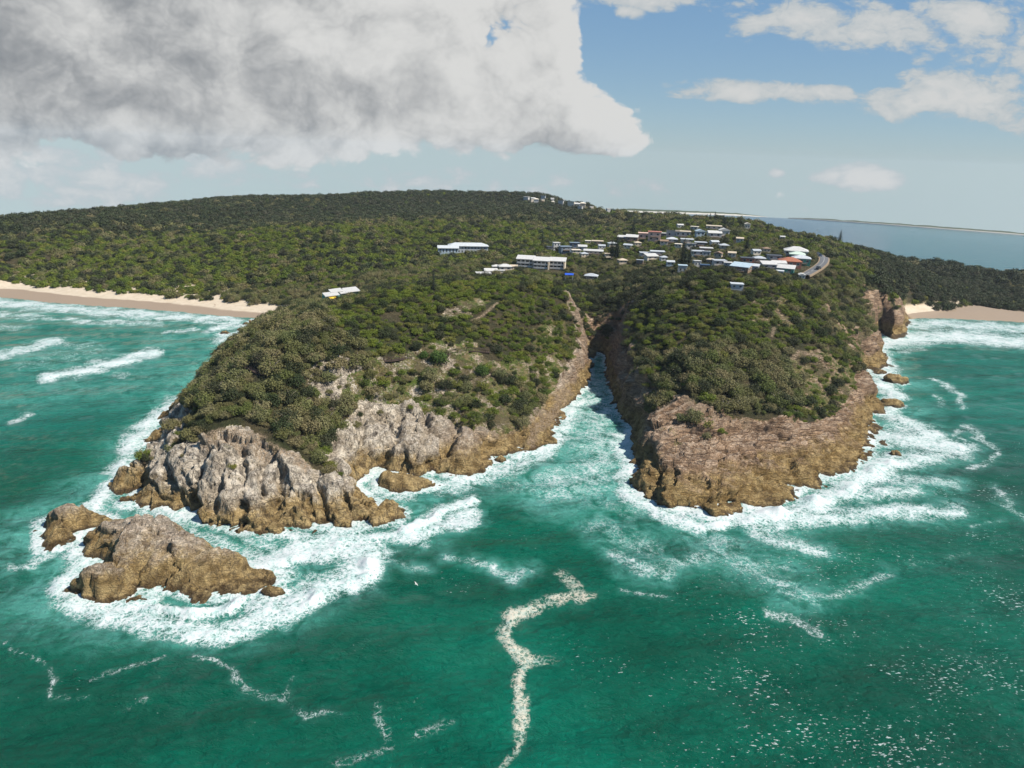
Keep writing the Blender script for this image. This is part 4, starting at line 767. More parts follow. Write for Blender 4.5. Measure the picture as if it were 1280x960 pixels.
# (pixel x, pixel y of the foot, width, height in pixels, roof, roof colour, wall colour, yaw, label)
HOUSES = [
 (785,311,9,3,'gable','grey','cream',-20,'small grey gabled house below the twin white roofs'),
 (797,308,8,3,'hip','tan','tan',9,'small tan hipped house below the right twin roof'),
 (830,306,9,3,'gable','brown','cream',-2,'brown gabled house between the pink block and the silver roofs'),
 (848,310,8,3,'flat','cream','cream',-13,'tiny cream flat roofed house left of the raised white roof'),
 (893,307,9,3,'gable','silver','white',16,'small silver gabled house below the long white house'),
 (905,312,10,3,'hip','grey','tan',5,'grey hipped house right of the bright white roof'),
 (915,322,9,3,'gable','tan','cream',-6,'tan gabled house above the steep blue grey roof'),
 (898,322,9,3,'gable_end','brown','tan',-17,'brown gabled house between the grey blue and tan houses'),
 (830,327,9,3,'hip','grey','white',12,'small grey hipped house left of the araucaria foot'),
 (838,333,9,3,'gable','silver','blue_grey',1,'silver gabled house just left of the tower like house'),
 (800,331,8,3,'skillion','grey','brown',-10,'low grey skillion house among dark trees below the grey roof'),
 (765,309,9,3,'hip','silver','cream',19,'silver hipped house left of the twin white roofs'),
 (752,312,8,3,'gable','grey','white',8,'small grey gabled house right of the tan flat roof'),
 (910,334,9,3,'flat','white','grey',-3,'small white flat roof left of the steep blue grey roof'),
 (888,330,8,3,'hip','tan','brown',-14,'tan hipped hut beside the navy roofed house'),
 (945,319,9,3,'gable','grey','cream',15,'grey gabled house above the brick red wall'),
 (958,316,8,3,'hip','brown','tan',4,'brown hipped house above the dark flat roof'),
 (925,303,8,3,'gable','tan','white',-7,'tan gabled house high among trees on the right ridge'),
 (868,288,8,3,'flat','cream','white',-18,'small cream flat roof on the ridge left of the beige building'),
 (850,286,7,3,'gable','white','white',11,'tiny white gabled house on the ridge above the flat tan roof'),
 (1002,350,7,3,'gable_end','white','white',0,'tiny white tent like hut below the road bend'),
 (975,345,8,2,'flat','silver','white',-11,'small silver roof in front of the white gabled row'),
 (730,322,9,3,'hip','grey','tan',18,'grey hipped house above the stepped apartment row'),
 (760,322,8,3,'flat','tan','cream',7,'small tan roof left of the pale pyramid roof'),
 (613,344,15,4,'gable','white','tan',8,'front white roofed holiday cabin low among trees by the sunlit clearing'),
 (604,347,17,2,'flat','white','white',10,'flat white roofed carport lowest on the slope beside the holiday cabins'),
 (620,338,10,3,'hip','white','tan',5,'small white hipped cabin behind the front holiday cabin'),
 (631,339,15,4,'hip','white','cream',8,'largest white hipped roof cabin in the middle of the cabin cluster'),
 (642,338,9,3,'gable','tan','tan',5,'tan roofed cabin at the right end of the cabin cluster'),
 (626,344,9,3,'skillion','white','cream',10,'little white cabin stepping down in front of the hipped cabin'),
 (695,313,8,8,'flat','white','white',15,'white cubic house with tall narrow front beside dark annex'),
 (687,314,7,4,'flat','dark','dark',15,'dark flat annex at the left of the white cubic house'),
 (706,317,13,7,'flat','slate','slate',20,'slate blue box house in front of the white cubic house'),
 (718,311,11,6,'flat','slate','navy',10,'dark navy box house behind the slate blue box house'),
 (728,314,10,4,'skillion_front','white','white',0,'white skillion roofed house right of the navy box house'),
 (720,317,10,3,'flat','cream','cream',10,'low cream flat roofed house between the slate house and white skillion house'),
 (742,318,23,2,'flat','white','tan',-4,'long flat white roof low behind the dark trees'),
 (735,305,7,2,'flat','cream','tan',0,'small cream roof above the long flat white roof'),
 (747,306,13,3,'flat','tan','brown',0,'tan flat roofed house left of the tall dark pine'),
 (778,302,11,4,'skillion_front','white','brown',-8,'left twin house with steep white roof beside the dark pine'),
 (790,302,14,4,'skillion_front','white','brown',-8,'right twin house with steep white roof beside the dark pine'),
 (805,299,13,6,'flat','pink','pink',-5,'pink two storey building beside the three storey pink block'),
 (818,302,15,10,'flat','brick','pink',-5,'three storey pink apartment block with balconies and brick red roof edge'),
 (829,296,8,3,'flat','white','dark',0,'small flat white roof right of the pink apartment block'),
 (807,321,13,2,'flat','grey','grey',5,'grey flat roof at the left of the white roofs in the dark trees'),
 (822,319,16,3,'flat','silver','grey',0,'wide silver flat roofed house below the pink apartment block'),
 (814,325,14,3,'skillion_front','white','cream',20,'white slanted roof house in front of the silver roof'),
 (778,330,10,3,'hip','tan','tan',15,'pale pyramid roof alone among dark trees'),
 (739,350,15,3,'hip','grey','dark',-10,'grey hipped roof hut deep in the shaded valley trees'),
 (842,297,15,6,'skillion','white','white',-15,'white two storey house with slanting roof right of the pink block'),
 (854,296,17,5,'flat','tan','white',-5,'white two storey flats under a flat tan roof at the top of the village'),
 (840,304,12,3,'hip','silver','grey',0,'silver hipped roof house below the white slanting roof house'),
 (859,304,14,3,'flat','silver','cream',0,'silver flat roofed house below the white flats'),
 (875,296,10,5,'gable_end','blue_grey','blue_grey',10,'blue grey gabled house standing alone at the top of the village'),
 (893,297,15,4,'gable','white','white',5,'long white gabled house near the crest of the hill'),
 (905,296,11,6,'gable_end','white','white',5,'white two storey gabled house at the right of the long white house'),
 (893,287,17,3,'flat','tan','cream',-5,'long beige building half hidden below the crest pines'),
 (863,311,11,4,'skillion','white','white',10,'white house with raised roof beside the big araucaria'),
 (876,308,13,3,'flat','grey','dark',0,'grey flat roofed house with dark walls below the village top'),
 (883,315,14,3,'flat','white','brown',0,'bright white flat roof in the middle of the village'),
 (872,320,15,4,'flat','grey','blue_grey',5,'grey blue flat roofed house below the bright white roof'),
 (883,321,9,4,'skillion','grey','white',0,'small white walled house right of the grey blue house'),
 (853,342,10,8,'flat','blue_grey','white',0,'white tower like house with flat overhanging roof among dark trees'),
 (871,334,8,5,'skillion','white','white',10,'small white house right of the tower like house'),
 (881,337,11,3,'flat','navy','dark',0,'dark navy roofed house low in the trees'),
 (899,333,14,5,'flat','grey','white',10,'white walled house with grey flat roof below the village middle'),
 (927,340,21,4,'skillion_front','blue_grey','brown',-25,'long house with steep blue grey metal roof'),
 (942,339,12,3,'skillion_front','silver','grey',-15,'stepped silver roof beside the steep blue grey roof'),
 (934,330,14,5,'flat','dark','brick',0,'dark roofed house with a brick red wall'),
 (949,329,13,3,'hip','grey','tan',0,'grey hipped roof house behind the stepped silver roof'),
 (996,320,25,4,'hip','white','white',-8,'largest white hipped roof house below the road bend'),
 (997,324,16,2,'hip','pale_green','green',-8,'pale green roofed house between the largest white roof and pale grey roof'),
 (1002,331,19,5,'hip','silver','green',-5,'pale silver hipped roof house with green walls beside the road'),
 (988,334,23,5,'hip','red','brick',0,'terracotta red hipped roof house'),
 (961,337,16,4,'skillion_front','white','grey',8,'white roofed house at the left end of the row by the red roof'),
 (973,335,15,4,'gable','white','white',8,'white gabled house just left of the red roof'),
 (983,342,18,4,'skillion_front','white','green',-14,'white roofed house with green wall in front of the red roof'),
 (968,326,15,4,'flat','dark','grey',0,'dark flat roofed house behind the white gabled row'),
 (978,301,5,3,'gable','white','white',0,'tiny white house alone in trees above the largest white roof'),
 (934,287,6,5,'gable_end','cream','cream',0,'small cream house on the skyline left of the far pines'),
 (921,363,14,1.6,'flat','silver','grey',0,'flat pale shelter roof alone in the scrub of the right headland')]
FAR = [(658,254,6),(666,255,5),(670,257,6),(679,252,5),(678,256,4),(690,255,4),(691,259,4),(701,259,6),(704,255,3),(709,256,4),(714,257,4),(714,262,8),(720,260,4),(721,263,6),(728,263,7),(725,266,5),(739,265,4),(745,259,5),(750,261,4),(754,267,5),(760,268,4),(773,264,4),(778,265,4),(793,267,3)]
FARW = ['highest house at the left end of the far ridge row','low wide house','house just below the ridge top','house nearest the ridge skyline','house under the skyline house','small house on the upper slope','small house on the lower slope','long low house',
 'tiny house high on the slope','upper house beside the bright cluster','house at the upper right of the bright cluster','largest bright house of the cluster','small house on top of the cluster','house in the middle of the cluster','bright house at the right of the cluster','lowest house of the cluster','lone house beyond the cluster',
 'house on the shoulder of the ridge','second house on the ridge shoulder','house at the edge of the sunlit forest','small house at the forest edge','left one of the pair near the ridge end','right one of the pair near the ridge end','last tiny house at the ridge end']
def ground(pts): return ray_ground(pts)
def build_town():
    P = ground([(h[0], h[1]) for h in HOUSES])
    for h, p in zip(HOUSES, P):
        D = math.hypot(p[0], p[1]); w = h[2]*D/FPX; u = p[:2]/D
        house(p, math.dist(p, CAM), h[2], h[3], h[4], h[5], h[6], h[7]-math.degrees(math.atan2(p[0], p[1]))*.5, h[8])
        CLEAR.append((p[0], p[1]+w*.2, w*.56+1.0)); 
        for k in (0.8,): CLEAR.append((p[0]-u[0]*(w*.5*k+3*k), p[1]-u[1]*(w*.5*k+3*k), w*.42+0.6))
    P = ground([(x, y) for x, y, w in FAR])
    for i, ((x, y, w), p) in enumerate(zip(FAR, P)):
        house(p, math.dist(p, CAM), w, w*.55, ('flat','gable','hip','skillion')[i % 4], ('white','white','cream','silver')[i % 4], ('white','cream','white','grey','tan')[i % 5], (i*37) % 50-25, 'white %s, far wooded ridge' % FARW[i], group='houses on the far ridge', detail=False, lift=4.0)
    # long pale lodge
    p, q = ground([(560,318), (592,312)]); s_ = math.dist(p, CAM)/FPX
    r_ = bpy.data.objects.new('lodge', None); COL.objects.link(r_); r_.location = p+np.array([0, 0, .6]); tag(r_, 'long pale grey lodge with two blue grey roofed wings above the treetops', 'lodge'); r_.rotation_euler = (0, 0, R(10))
    box_part('wall', (-12*s_, 12*s_, -3, 3, -3, 6.5*s_), PAL['blue_grey'], r_); V, F = roof_vf('gable', 24*s_, 6, 6.5*s_+.3, 1.6, .7); part('roof', V, F, PAL['silver'], r_)
    box_part('wall', (2*s_, 50*s_, 3.2, 12, -3, 8*s_), PAL['grey'], r_); V, F = roof_vf('hip', 48*s_, 9, 8*s_+.3, 2.0, .7); part('roof', [(a+26*s_, b+7.6, c) for a, b, c in V], F, PAL['silver'], r_)
    for j in range(6): window_obj(r_, -10*s_+j*4*s_, -3, 1.2, False, 1.0, 2.4)
    for k in range(2):
        for j in range(9): window_obj(r_, 14*s_+j*4*s_, 3.2, .6+k*2.4, False, 1.2, 1.3)
    for k in range(5): CLEAR.append((p[0]+(-10+14*k)*s_, p[1]+2+k*1.3, 7.5)); CLEAR.append((p[0]+(-10+14*k)*s_*.95, p[1]-5+k*1.3, 5.0))
    # stepped apartment row
    for i, (x, y, w, lab) in enumerate([(657,334,21,'left block of the stepped white apartment row'),(677,336,20,'middle block of the stepped white apartment row'),(697,337,19,'right block of the stepped white apartment row')]):
        p = ground([(x, y)])[0]; s_ = math.dist(p, CAM)/FPX; W_, H_ = w*s_/2, 8.5*s_
        r_ = bpy.data.objects.new('apartment_block', None); COL.objects.link(r_); r_.location = p+np.array([0, 2, .5]); r_.rotation_euler = (0, 0, R(-8)); tag(r_, lab+', two storeys with balconies', 'apartment block', 'stepped apartment row')
        box_part('wall', (-W_, W_, -3, 4, -3, H_), PAL['cream'], r_); V, F = roof_vf('skillion_front', 2*W_, 7, H_+.31, 1.5, .4); part('roof', V, F, PAL['white'], r_)
        for k in range(2):
            z0 = k*H_/2
            b = box_part('balcony', (-W_+.5, W_-.2, -4.6, -3.004, z0-.12, z0+.02), PAL['white'], r_); V, F = [], []
            box_vf(V, F, -W_+.5, W_-.2, -4.6, -4.5, z0+.024, z0+.95); part('balustrade', V, F, PAL['white'], b)
            for j in range(4): window_obj(r_, -W_+(j+.5)*W_/2, -3, z0+.5, False, W_/2*.78, H_/2*.62)
        V, F = [], []; box_vf(V, F, W_-.9, W_-.25, -4.9, -3.01, -3, H_-.2); part('party_wall', V, F, PAL['tan'], r_)
        CLEAR.append((p[0], p[1]+3, W_+3)); CLEAR.append((p[0]-1, p[1]-6, W_+.5))
    # surf club at the end of the beach
    p = ground([(418,379)])[0]; s_ = math.dist(p, CAM)/FPX
    r_ = bpy.data.objects.new('surf_club', None); COL.objects.link(r_); r_.location = p+np.array([0, 3, .8]); r_.rotation_euler = (0, 0, R(28)); tag(r_, 'green walled surf club with staggered white roofs above the beach', 'surf club')
    k = s_
    box_part('wall', (-14*k, 12*k, -3.2, 4, -3, 8*k), PAL['green'], r_); box_part('wall', (12.1*k, 27*k, -2.4, 4.5, -3, 10*k), PAL['green'], r_)
    for nm, b in (((-15.5*k, 2*k, -5.6, 1, 8*k+.1), 0), ((-6*k, 9*k, -1, 4.6, 8*k+1.0), 1), ((4*k, 16*k, -3.8, 3, 8*k+.7), 2), ((11*k, 28.5*k, -3.4, 5.4, 10*k+.3), 3)):
        x0, x1, y0, y1, z = nm; V = [(x0,y0,z),(x1,y0,z+.5),(x1,y1,z+1.1),(x0,y1,z+.6)]; V += [(a,c,e-.25) for a, c, e in V]; part('roof', V, [(0,1,2,3),(7,6,5,4),(0,4,5,1),(1,5,6,2),(2,6,7,3),(3,7,4,0)], PAL['white'], r_)
    dk = box_part('deck', (-19*k, 3*k, -6.4, -3.204, 2.6*k, 3.4*k), PAL['green'], r_); V, F = [], []
    for j in range(6): x = (-18.5+4.2*j)*k; box_vf(V, F, x-.12, x+.12, -6.3, -6.06, -3, 2.6*k-.004)
    part('stilts', V, F, PAL['dark'], dk)
    V, F = [], []; box_vf(V, F, -19*k, 3*k, -6.4, -6.34, 3.41*k, 5.3*k); part('balustrade', V, F, PAL['navy'], dk)
    V = [(-11*k,-6.9,6*k),(-3*k,-6.9,6*k),(-3*k,-5.0,7.4*k),(-11*k,-5.0,7.4*k)]; V += [(a,c,e-.12) for a, c, e in V]; part('awning', V, [(0,1,2,3),(7,6,5,4),(0,4,5,1),(1,5,6,2),(2,6,7,3),(3,7,4,0)], PAL['yellow'], r_)
    for j in range(5): window_obj(r_, (-11+5*j)*k, -3.2, 4.2*k, False, 1.4, 1.0)
    for j in range(4): window_obj(r_, (14+3.6*j)*k, -2.4, 2.6*k, False, .9, 1.3)
    CLEAR.append((p[0]+3, p[1]+4, 14)); CLEAR.append((p[0]-2, p[1]-6, 9)); CLEAR.append((p[0]+4, p[1]-7, 8)); CLEAR.append((p[0]+13, p[1]+5, 7))
    # blue tarpaulin shelter in the valley trees
    p = ground([(711,351)])[0]; r_ = bpy.data.objects.new('shelter', None); COL.objects.link(r_); r_.location = p+np.array([0, 0, 1.2]); tag(r_, 'bright blue tarpaulin shelter between dark valley trees', 'shelter')
    V, F = roof_vf('gable', 4.6, 3, 2.4, .7, .2); part('canopy', V, F, PAL['blue'], r_)
    for x in (-2.2, 2.2):
        for y in (-1.4, 1.4): box_part('post', (x-.06, x+.06, y-.06, y+.06, -2.2, 2.1), PAL['silver'], r_)
    CLEAR.append((p[0], p[1]-1, 4.5)); CLEAR.append((p[0], p[1]-6, 3.5))
build_town()

def ribbon(name, pts, w, m_, lift, parent=None, wz=8.0):
    q = np.array(pts, float); t = np.concatenate([[0], np.cumsum(np.hypot(*np.diff(q[:, :2], axis=0).T))]); ss = np.arange(0, t[-1], 1.2)
    x, y = np.interp(ss, t, q[:, 0]), np.interp(ss, t, q[:, 1]); k = np.ones(7)/7
    x, y = np.convolve(np.pad(x, 3, 'edge'), k, 'valid'), np.convolve(np.pad(y, 3, 'edge'), k, 'valid')
    n = np.stack([-np.gradient(y), np.gradient(x)], 1); n /= np.linalg.norm(n, axis=1)[:, None]
    z = np.max([height(x+n[:, 0]*o, y+n[:, 1]*o)[0] for o in (-wz/2, -wz/4, 0, wz/4, wz/2)], 0); z = np.convolve(np.pad(z, 3, 'edge'), k, 'valid')+sea_z(x, y)+lift
    V = []
    for i in range(len(x)):
        for o, dz in ((-w/2, -1.0), (-w/2, 0), (w/2, 0), (w/2, -1.0)): V.append((x[i]+n[i, 0]*o, y[i]+n[i, 1]*o, z[i]+dz))
    F = [(4*i+j, 4*i+j+1, 4*i+j+5, 4*i+j+4) for i in range(len(x)-1) for j in range(3)]
    part(name, V, [f[::-1] for f in F], m_, parent)['kind'] = 'structure'; return np.stack([x, y, z], 1)
ROADPX = [(1004,348),(1014,343),(1023,338),(1029,332),(1030,326),(1024,321),(1014,318),(1006,315)]
ASPH = paint('asphalt', (.11,.112,.116), .85, .2); GRAVEL = paint('gravel_verge', (.25,.19,.13), .95, .1)
RP = ground(ROADPX)
ribbon('road_verge', RP, 5.6, GRAVEL, 0.55); ROADC = ribbon('road', RP, 4.2, ASPH, 0.70)
ln = ROADC.copy(); ribbon('road_marking', ln, 0.14, PAL['white'], 0.706)
PATHS.append((ROADPX, 5.0))
for x, y, z in ROADC[::2]: CLEAR.append((x, y, 4.6)); CLEAR.append((x-.7, y-4, 3.0))
def car(p, yaw, col, label):
    r_ = bpy.data.objects.new('parked_car', None); COL.objects.link(r_); r_.location = p; r_.rotation_euler = (0, 0, yaw); tag(r_, label, 'car', 'cars on the road bend')
    prof = [(-2.1,.35),(-2.1,.8),(-1.7,.92),(1.0,.95),(2.0,.8),(2.1,.35)]; V = [(x,-.85,z) for x, z in prof]+[(x,.85,z) for x, z in prof]; n = len(prof)
    F = [tuple(range(n)), tuple(range(2*n-1, n-1, -1))]+[(i,n+i,n+(i+1) % n,(i+1) % n) for i in range(n)]; part('body', V, F, PAL[col], r_)
    prof = [(-1.75,.93),(-1.45,1.45),(.1,1.48),(.95,.955)]; V = [(x,-.74,z) for x, z in prof]+[(x,.74,z) for x, z in prof]; part('windscreen', V, [(0,1,2,3),(7,6,5,4),(0,4,5,1),(2,6,7,3)], GLASS, r_)
    box_part('roof', (-1.45, .1, -.72, .72, 1.485, 1.53), PAL[col], r_)
    for x in (-1.3, 1.3):
        for y in (-.86, .86):
            V, F = [], []
            limb(V, F, (x, y-.1, .33), (x, y+.1, .33), .33, .33, 10); F += [tuple(range(10)), tuple(range(19, 9, -1))]; part('wheel', V, F, PAL['dark'], r_)
nr = lambda px, py: int(np.argmin((project(ROADC)[0]-px)**2+(project(ROADC)[1]-py)**2))
for (px, py, col, lab, off) in ((1022,321,'dark','leading dark car at the top of the road bend',1.2),(1027,324,'navy','following dark blue car lower on the road bend',1.2),(1021,338,'dark','dark car parked by the verge near the green walled house',-1.6)):
    i = min(max(nr(px, py), 1), len(ROADC)-2); t = ROADC[i+1]-ROADC[i-1]; a = math.atan2(t[1], t[0]); car(ROADC[i]+np.array([-math.sin(a)*off, math.cos(a)*off, 0.01]), a, col, lab)

def norfolk(px, py, hpx, label, spread=0.2, dense=1.0, lift=0.0, group=None):
    """Araucaria: straight tapering trunk, level whorls of branches that shorten to the tip, foliage along each branch."""
    p = ground([(px, py)])[0]; h = hpx*math.dist(p, CAM)/FPX; r = np.random.default_rng(int(px*7)); q = bpy.data.objects.new('norfolk_pine', None); COL.objects.link(q); q.location = p+np.array([0, 0, lift]); tag(q, label, 'pine tree', group)
    V, F = [], []; limb(V, F, (0,0,-2), (0,0,h*.5), h*.02+.1, h*.013+.05, 8); limb(V, F, (0,0,h*.5), (0,0,h), h*.013+.05, .03, 8); part('trunk', V, F, BARK, q)
    V, F = [], []; nt = int(16+h*.3)
    for t in range(nt):
        f = (t+.5)/nt; z = h*(.10+.88*f); L = h*spread*(1-f)**.8*(.75+.25*min(1, f*5)); nb = 7
        for b in range(nb):
            a = 6.283*b/nb+t*.9+r.normal()*.15; Lb = L*(.75+.4*r.random())+.15; dx, dy = math.cos(a), math.sin(a)
            for k in range(int(9*dense)+2):
                e = (k+r.random())/(9*dense+2); c = np.array([dx*Lb*e, dy*Lb*e, z+Lb*.10*e-Lb*.12*(1-e)*0+r.normal()*.05]); s = (.16*L+.12)*(1.2-.6*e); n = np.array([-dy, dx, 0])
                u = n*s+np.array([0, 0, s*.25*r.normal()]); w_ = np.array([dx, dy, .35])*s*.8; o = len(V); V += [c-u, c+w_*.6, c+u, c-w_*.4+np.array([0, 0, s*.45])]; F.append((o, o+1, o+2, o+3))
    part('crown', V, F, PINE, q); return p
PINE = foliage_material('pine_needles', [(0.016,0.028,0.014),(0.024,0.036,0.018)])
for a in [(542,366,30,'narrow dark pine standing alone near the surf club side of the left headland',.17),(678,309,17,'slender pine beside the clearing left of the white cubic house',.17),
 (791,297,25,'broad tall pine rising behind the twin white roofed houses',.25),(770,326,32,'dense dark pine in front of the left twin white roofed house',.28,1.5),(764,324,26,'shorter dark pine at the left of the dense dark pine',.28,1.4),
 (853,334,36,'large open branched araucaria in the middle of the village',.26),(861,332,28,'smaller araucaria leaning close behind the large open one',.24),(905,292,20,'thick dark pine on the crest above the white gabled house',.25,1.3),(933,316,20,'dark pine between the village and the road bend houses',.26,1.3),
 (883,277,9,'leftmost of the four skyline pines on the hill crest',.24),(887,277,10,'second skyline pine from the left on the hill crest',.24),(893,277,12,'tallest of the four skyline pines on the hill crest',.24),(904,280,11,'rightmost of the four skyline pines on the hill crest',.22),
 (916,282,9,'little thin pine just right of the four skyline pines',.18),(959,291,11,'lone pine against the sea at the middle of the skyline',.24),(1049,305,16,'rightmost pine standing against the sea above the dark forest',.26)]:
    norfolk(*a, group='norfolk pines of the township'); 
p = ground([(1019,303)])[0]; r_ = bpy.data.objects.new('light_mast', None); COL.objects.link(r_); r_.location = p; tag(r_, 'thin pale mast with a lamp head standing against the sea on the skyline', 'mast')
V, F = [], []; limb(V, F, (0,0,-2), (0,0,8.4), .16, .09, 8); part('pole', V, F, PAL['silver'], r_); box_part('lamp_head', (-.55, .55, -.2, .2, 8.404, 8.9), PAL['grey'], r_)

# the boardwalk on the left headland: deck, posts and two rails
def boardwalk(pix, label, n):
    q = ground(pix); t = np.concatenate([[0], np.cumsum(np.hypot(*np.diff(q[:, :2], axis=0).T))]); ss = np.linspace(0, t[-1], n); x, y = np.interp(ss, t, q[:, 0]), np.interp(ss, t, q[:, 1])
    z = height(x, y)[0]+sea_z(x, y)+.35; z = np.convolve(np.pad(z, 1, 'edge'), np.ones(3)/3, 'valid'); C0 = np.array([x[0], y[0], z[0]]); tn = np.stack([np.gradient(x), np.gradient(y)], 1); tn /= np.linalg.norm(tn, axis=1)[:, None]; nn = np.stack([-tn[:, 1], tn[:, 0]], 1)
    r_ = bpy.data.objects.new('boardwalk', None); COL.objects.link(r_); r_.location = C0; tag(r_, label, 'boardwalk'); L = np.stack([x, y, z], 1)-C0
    V, F = [], []
    for i in range(n):
        for o, dz in ((-.8, 0), (.8, 0), (.8, -.25), (-.8, -.25)): V.append((L[i, 0]+nn[i, 0]*o, L[i, 1]+nn[i, 1]*o, L[i, 2]+dz))
    F = [(4*i+j, 4*i+(j+1) % 4, 4*i+4+(j+1) % 4, 4*i+4+j) for i in range(n-1) for j in range(4)]; part('deck', V, F, PAL['timber'], r_)
    for o in (-.75, .75):
        V, F = [], []
        for i in range(n-1):
            for hz in (.55, 1.05): limb(V, F, (L[i, 0]+nn[i, 0]*o, L[i, 1]+nn[i, 1]*o, L[i, 2]+hz), (L[i+1, 0]+nn[i+1, 0]*o, L[i+1, 1]+nn[i+1, 1]*o, L[i+1, 2]+hz), .07, .07, 4)
        part('handrail', V, F, PAL['timber'], r_)
        for i in range(0, n, 2):
            a = (L[i, 0]+nn[i, 0]*o, L[i, 1]+nn[i, 1]*o); box_part('post', (a[0]-.08, a[0]+.08, a[1]-.08, a[1]+.08, L[i, 2]-1.6, L[i, 2]+1.15), PAL['timber'], r_)
    for i in range(n): CLEAR.append((x[i], y[i], 2.2)); CLEAR.append((x[i]*.985, y[i]*.985, 2.0))
PAL['timber'] = paint('dark_timber', (.05,.032,.024), .85)
boardwalk([(477,453),(500,450),(522,446),(545,447),(560,445),(585,441),(612,444)], 'long dark timber boardwalk with rails crossing the rocky slope of the left headland', 24)
boardwalk([(308,461),(318,466),(329,471)], 'short dark timber stair between trees at the left edge of the left headland', 8)
# the two round bushes below the boardwalk
def bush(px, py, rpx, label):
    p = ground([(px, py)])[0]; r = rpx*math.dist(p, CAM)/FPX; q = bpy.data.objects.new('round_bush', None); COL.objects.link(q); q.location = p; q.scale = (r, r, r*1.05); tag(q, label, 'bush')
    for nm, me in (('crown', crown_mesh('crown', BUSHM, int(px), 1300, .075, 1.05, 24, .6)), ('trunk', TRUNKS[0])):
        o = bpy.data.objects.new(nm, me); COL.objects.link(o); o.parent = q
    CLEAR.append((p[0], p[1], r*1.1)); CLEAR.append((p[0]*.985, p[1]*.985, r))
BUSHM = foliage_material('bush_leaves', [(0.045,0.085,0.014),(0.055,0.095,0.016)])
bush(549,455,13,'round dark green bush in front of the long boardwalk'); bush(602,470,10,'round green bush on the rocky slope below the right end of the long boardwalk'); bush(530,450,8,'small green bush just left of the round bush by the boardwalk')
LAND = [((275,546),"the pale plateau"),((228,545),"the foremost cliff's left shoulder"),((345,555),"the green gully"),((440,500),"the grey cliff's left top"),((510,492),"the grey cliff edge's middle"),((585,485),"the grey cliff edge's right end"),
 ((318,466),'the short timber stair'),((350,498),"the sandy track"),((395,470),"the upper sandy track"),((478,453),"the long boardwalk's left end"),((549,455),'the round bush by the boardwalk'),((602,470),"the rocky slope's round bush"),((612,443),"the long boardwalk's right end"),
 ((545,425),'the bare slope above the boardwalk'),((605,392),'the orange track on the hilltop'),((418,375),'the surf club'),((542,360),"the lone pine"),((690,440),"the left gorge wall's rim"),((738,405),'the head of the gorge'),((655,470),"the left gorge wall's ledges"),((245,478),"the left shore"),((285,430),'the shore beside the left beach'),
 ((310,400),'the end of the left beach'),((775,440),"the dark gorge wall's rim"),((805,485),"the dark gorge wall's lower rim"),((855,500),"the right headland's brown rock face"),((930,522),"the brown rock top's middle"),((1000,520),"the brown rock top's right end"),((970,390),'the yellow grass patch'),((967,412),"the short sandy path"),
 ((1015,450),"the right headland's pale outcrop"),((1060,450),"the cliff above the surf rocks"),((1100,395),"the cliff above the right beach"),((921,362),'the pale shelter roof'),((711,350),'the blue tarpaulin shelter'),((850,420),'the hollow of the right headland'),((480,400),'the crest of the left headland'),((400,430),"the left headland's left slope"),((680,370),'the slope above the gorge head'),((1010,490),"the mossy slope")]
def place_label(base, px, py, used):
    """Where a tree stands, told by the nearest thing one can find; repeats get the second nearest too."""
    o = sorted(LAND, key=lambda l: (l[0][0]-px)**2+((l[0][1]-py)*1.6)**2); (x, y), n = o[0]; dx, dy = px-x, (py-y)*1.6; r = math.hypot(dx, dy)
    ring = 'right beside' if r < 12 else 'close' if r < 26 else 'a little' if r < 45 else 'far'
    a = math.atan2(-dy, dx); way = ('right of', 'upper right of', 'above', 'upper left of', 'left of', 'lower left of', 'below', 'lower right of')[int(round(a/(math.pi/4))) % 8]
    lab = '%s %s %s' % (base, ('right beside' if ring == 'right beside' else ring+' '+way), n)
    if len(lab.split()) > 13: lab = '%s %s %s' % (base, way, n)
    return lab
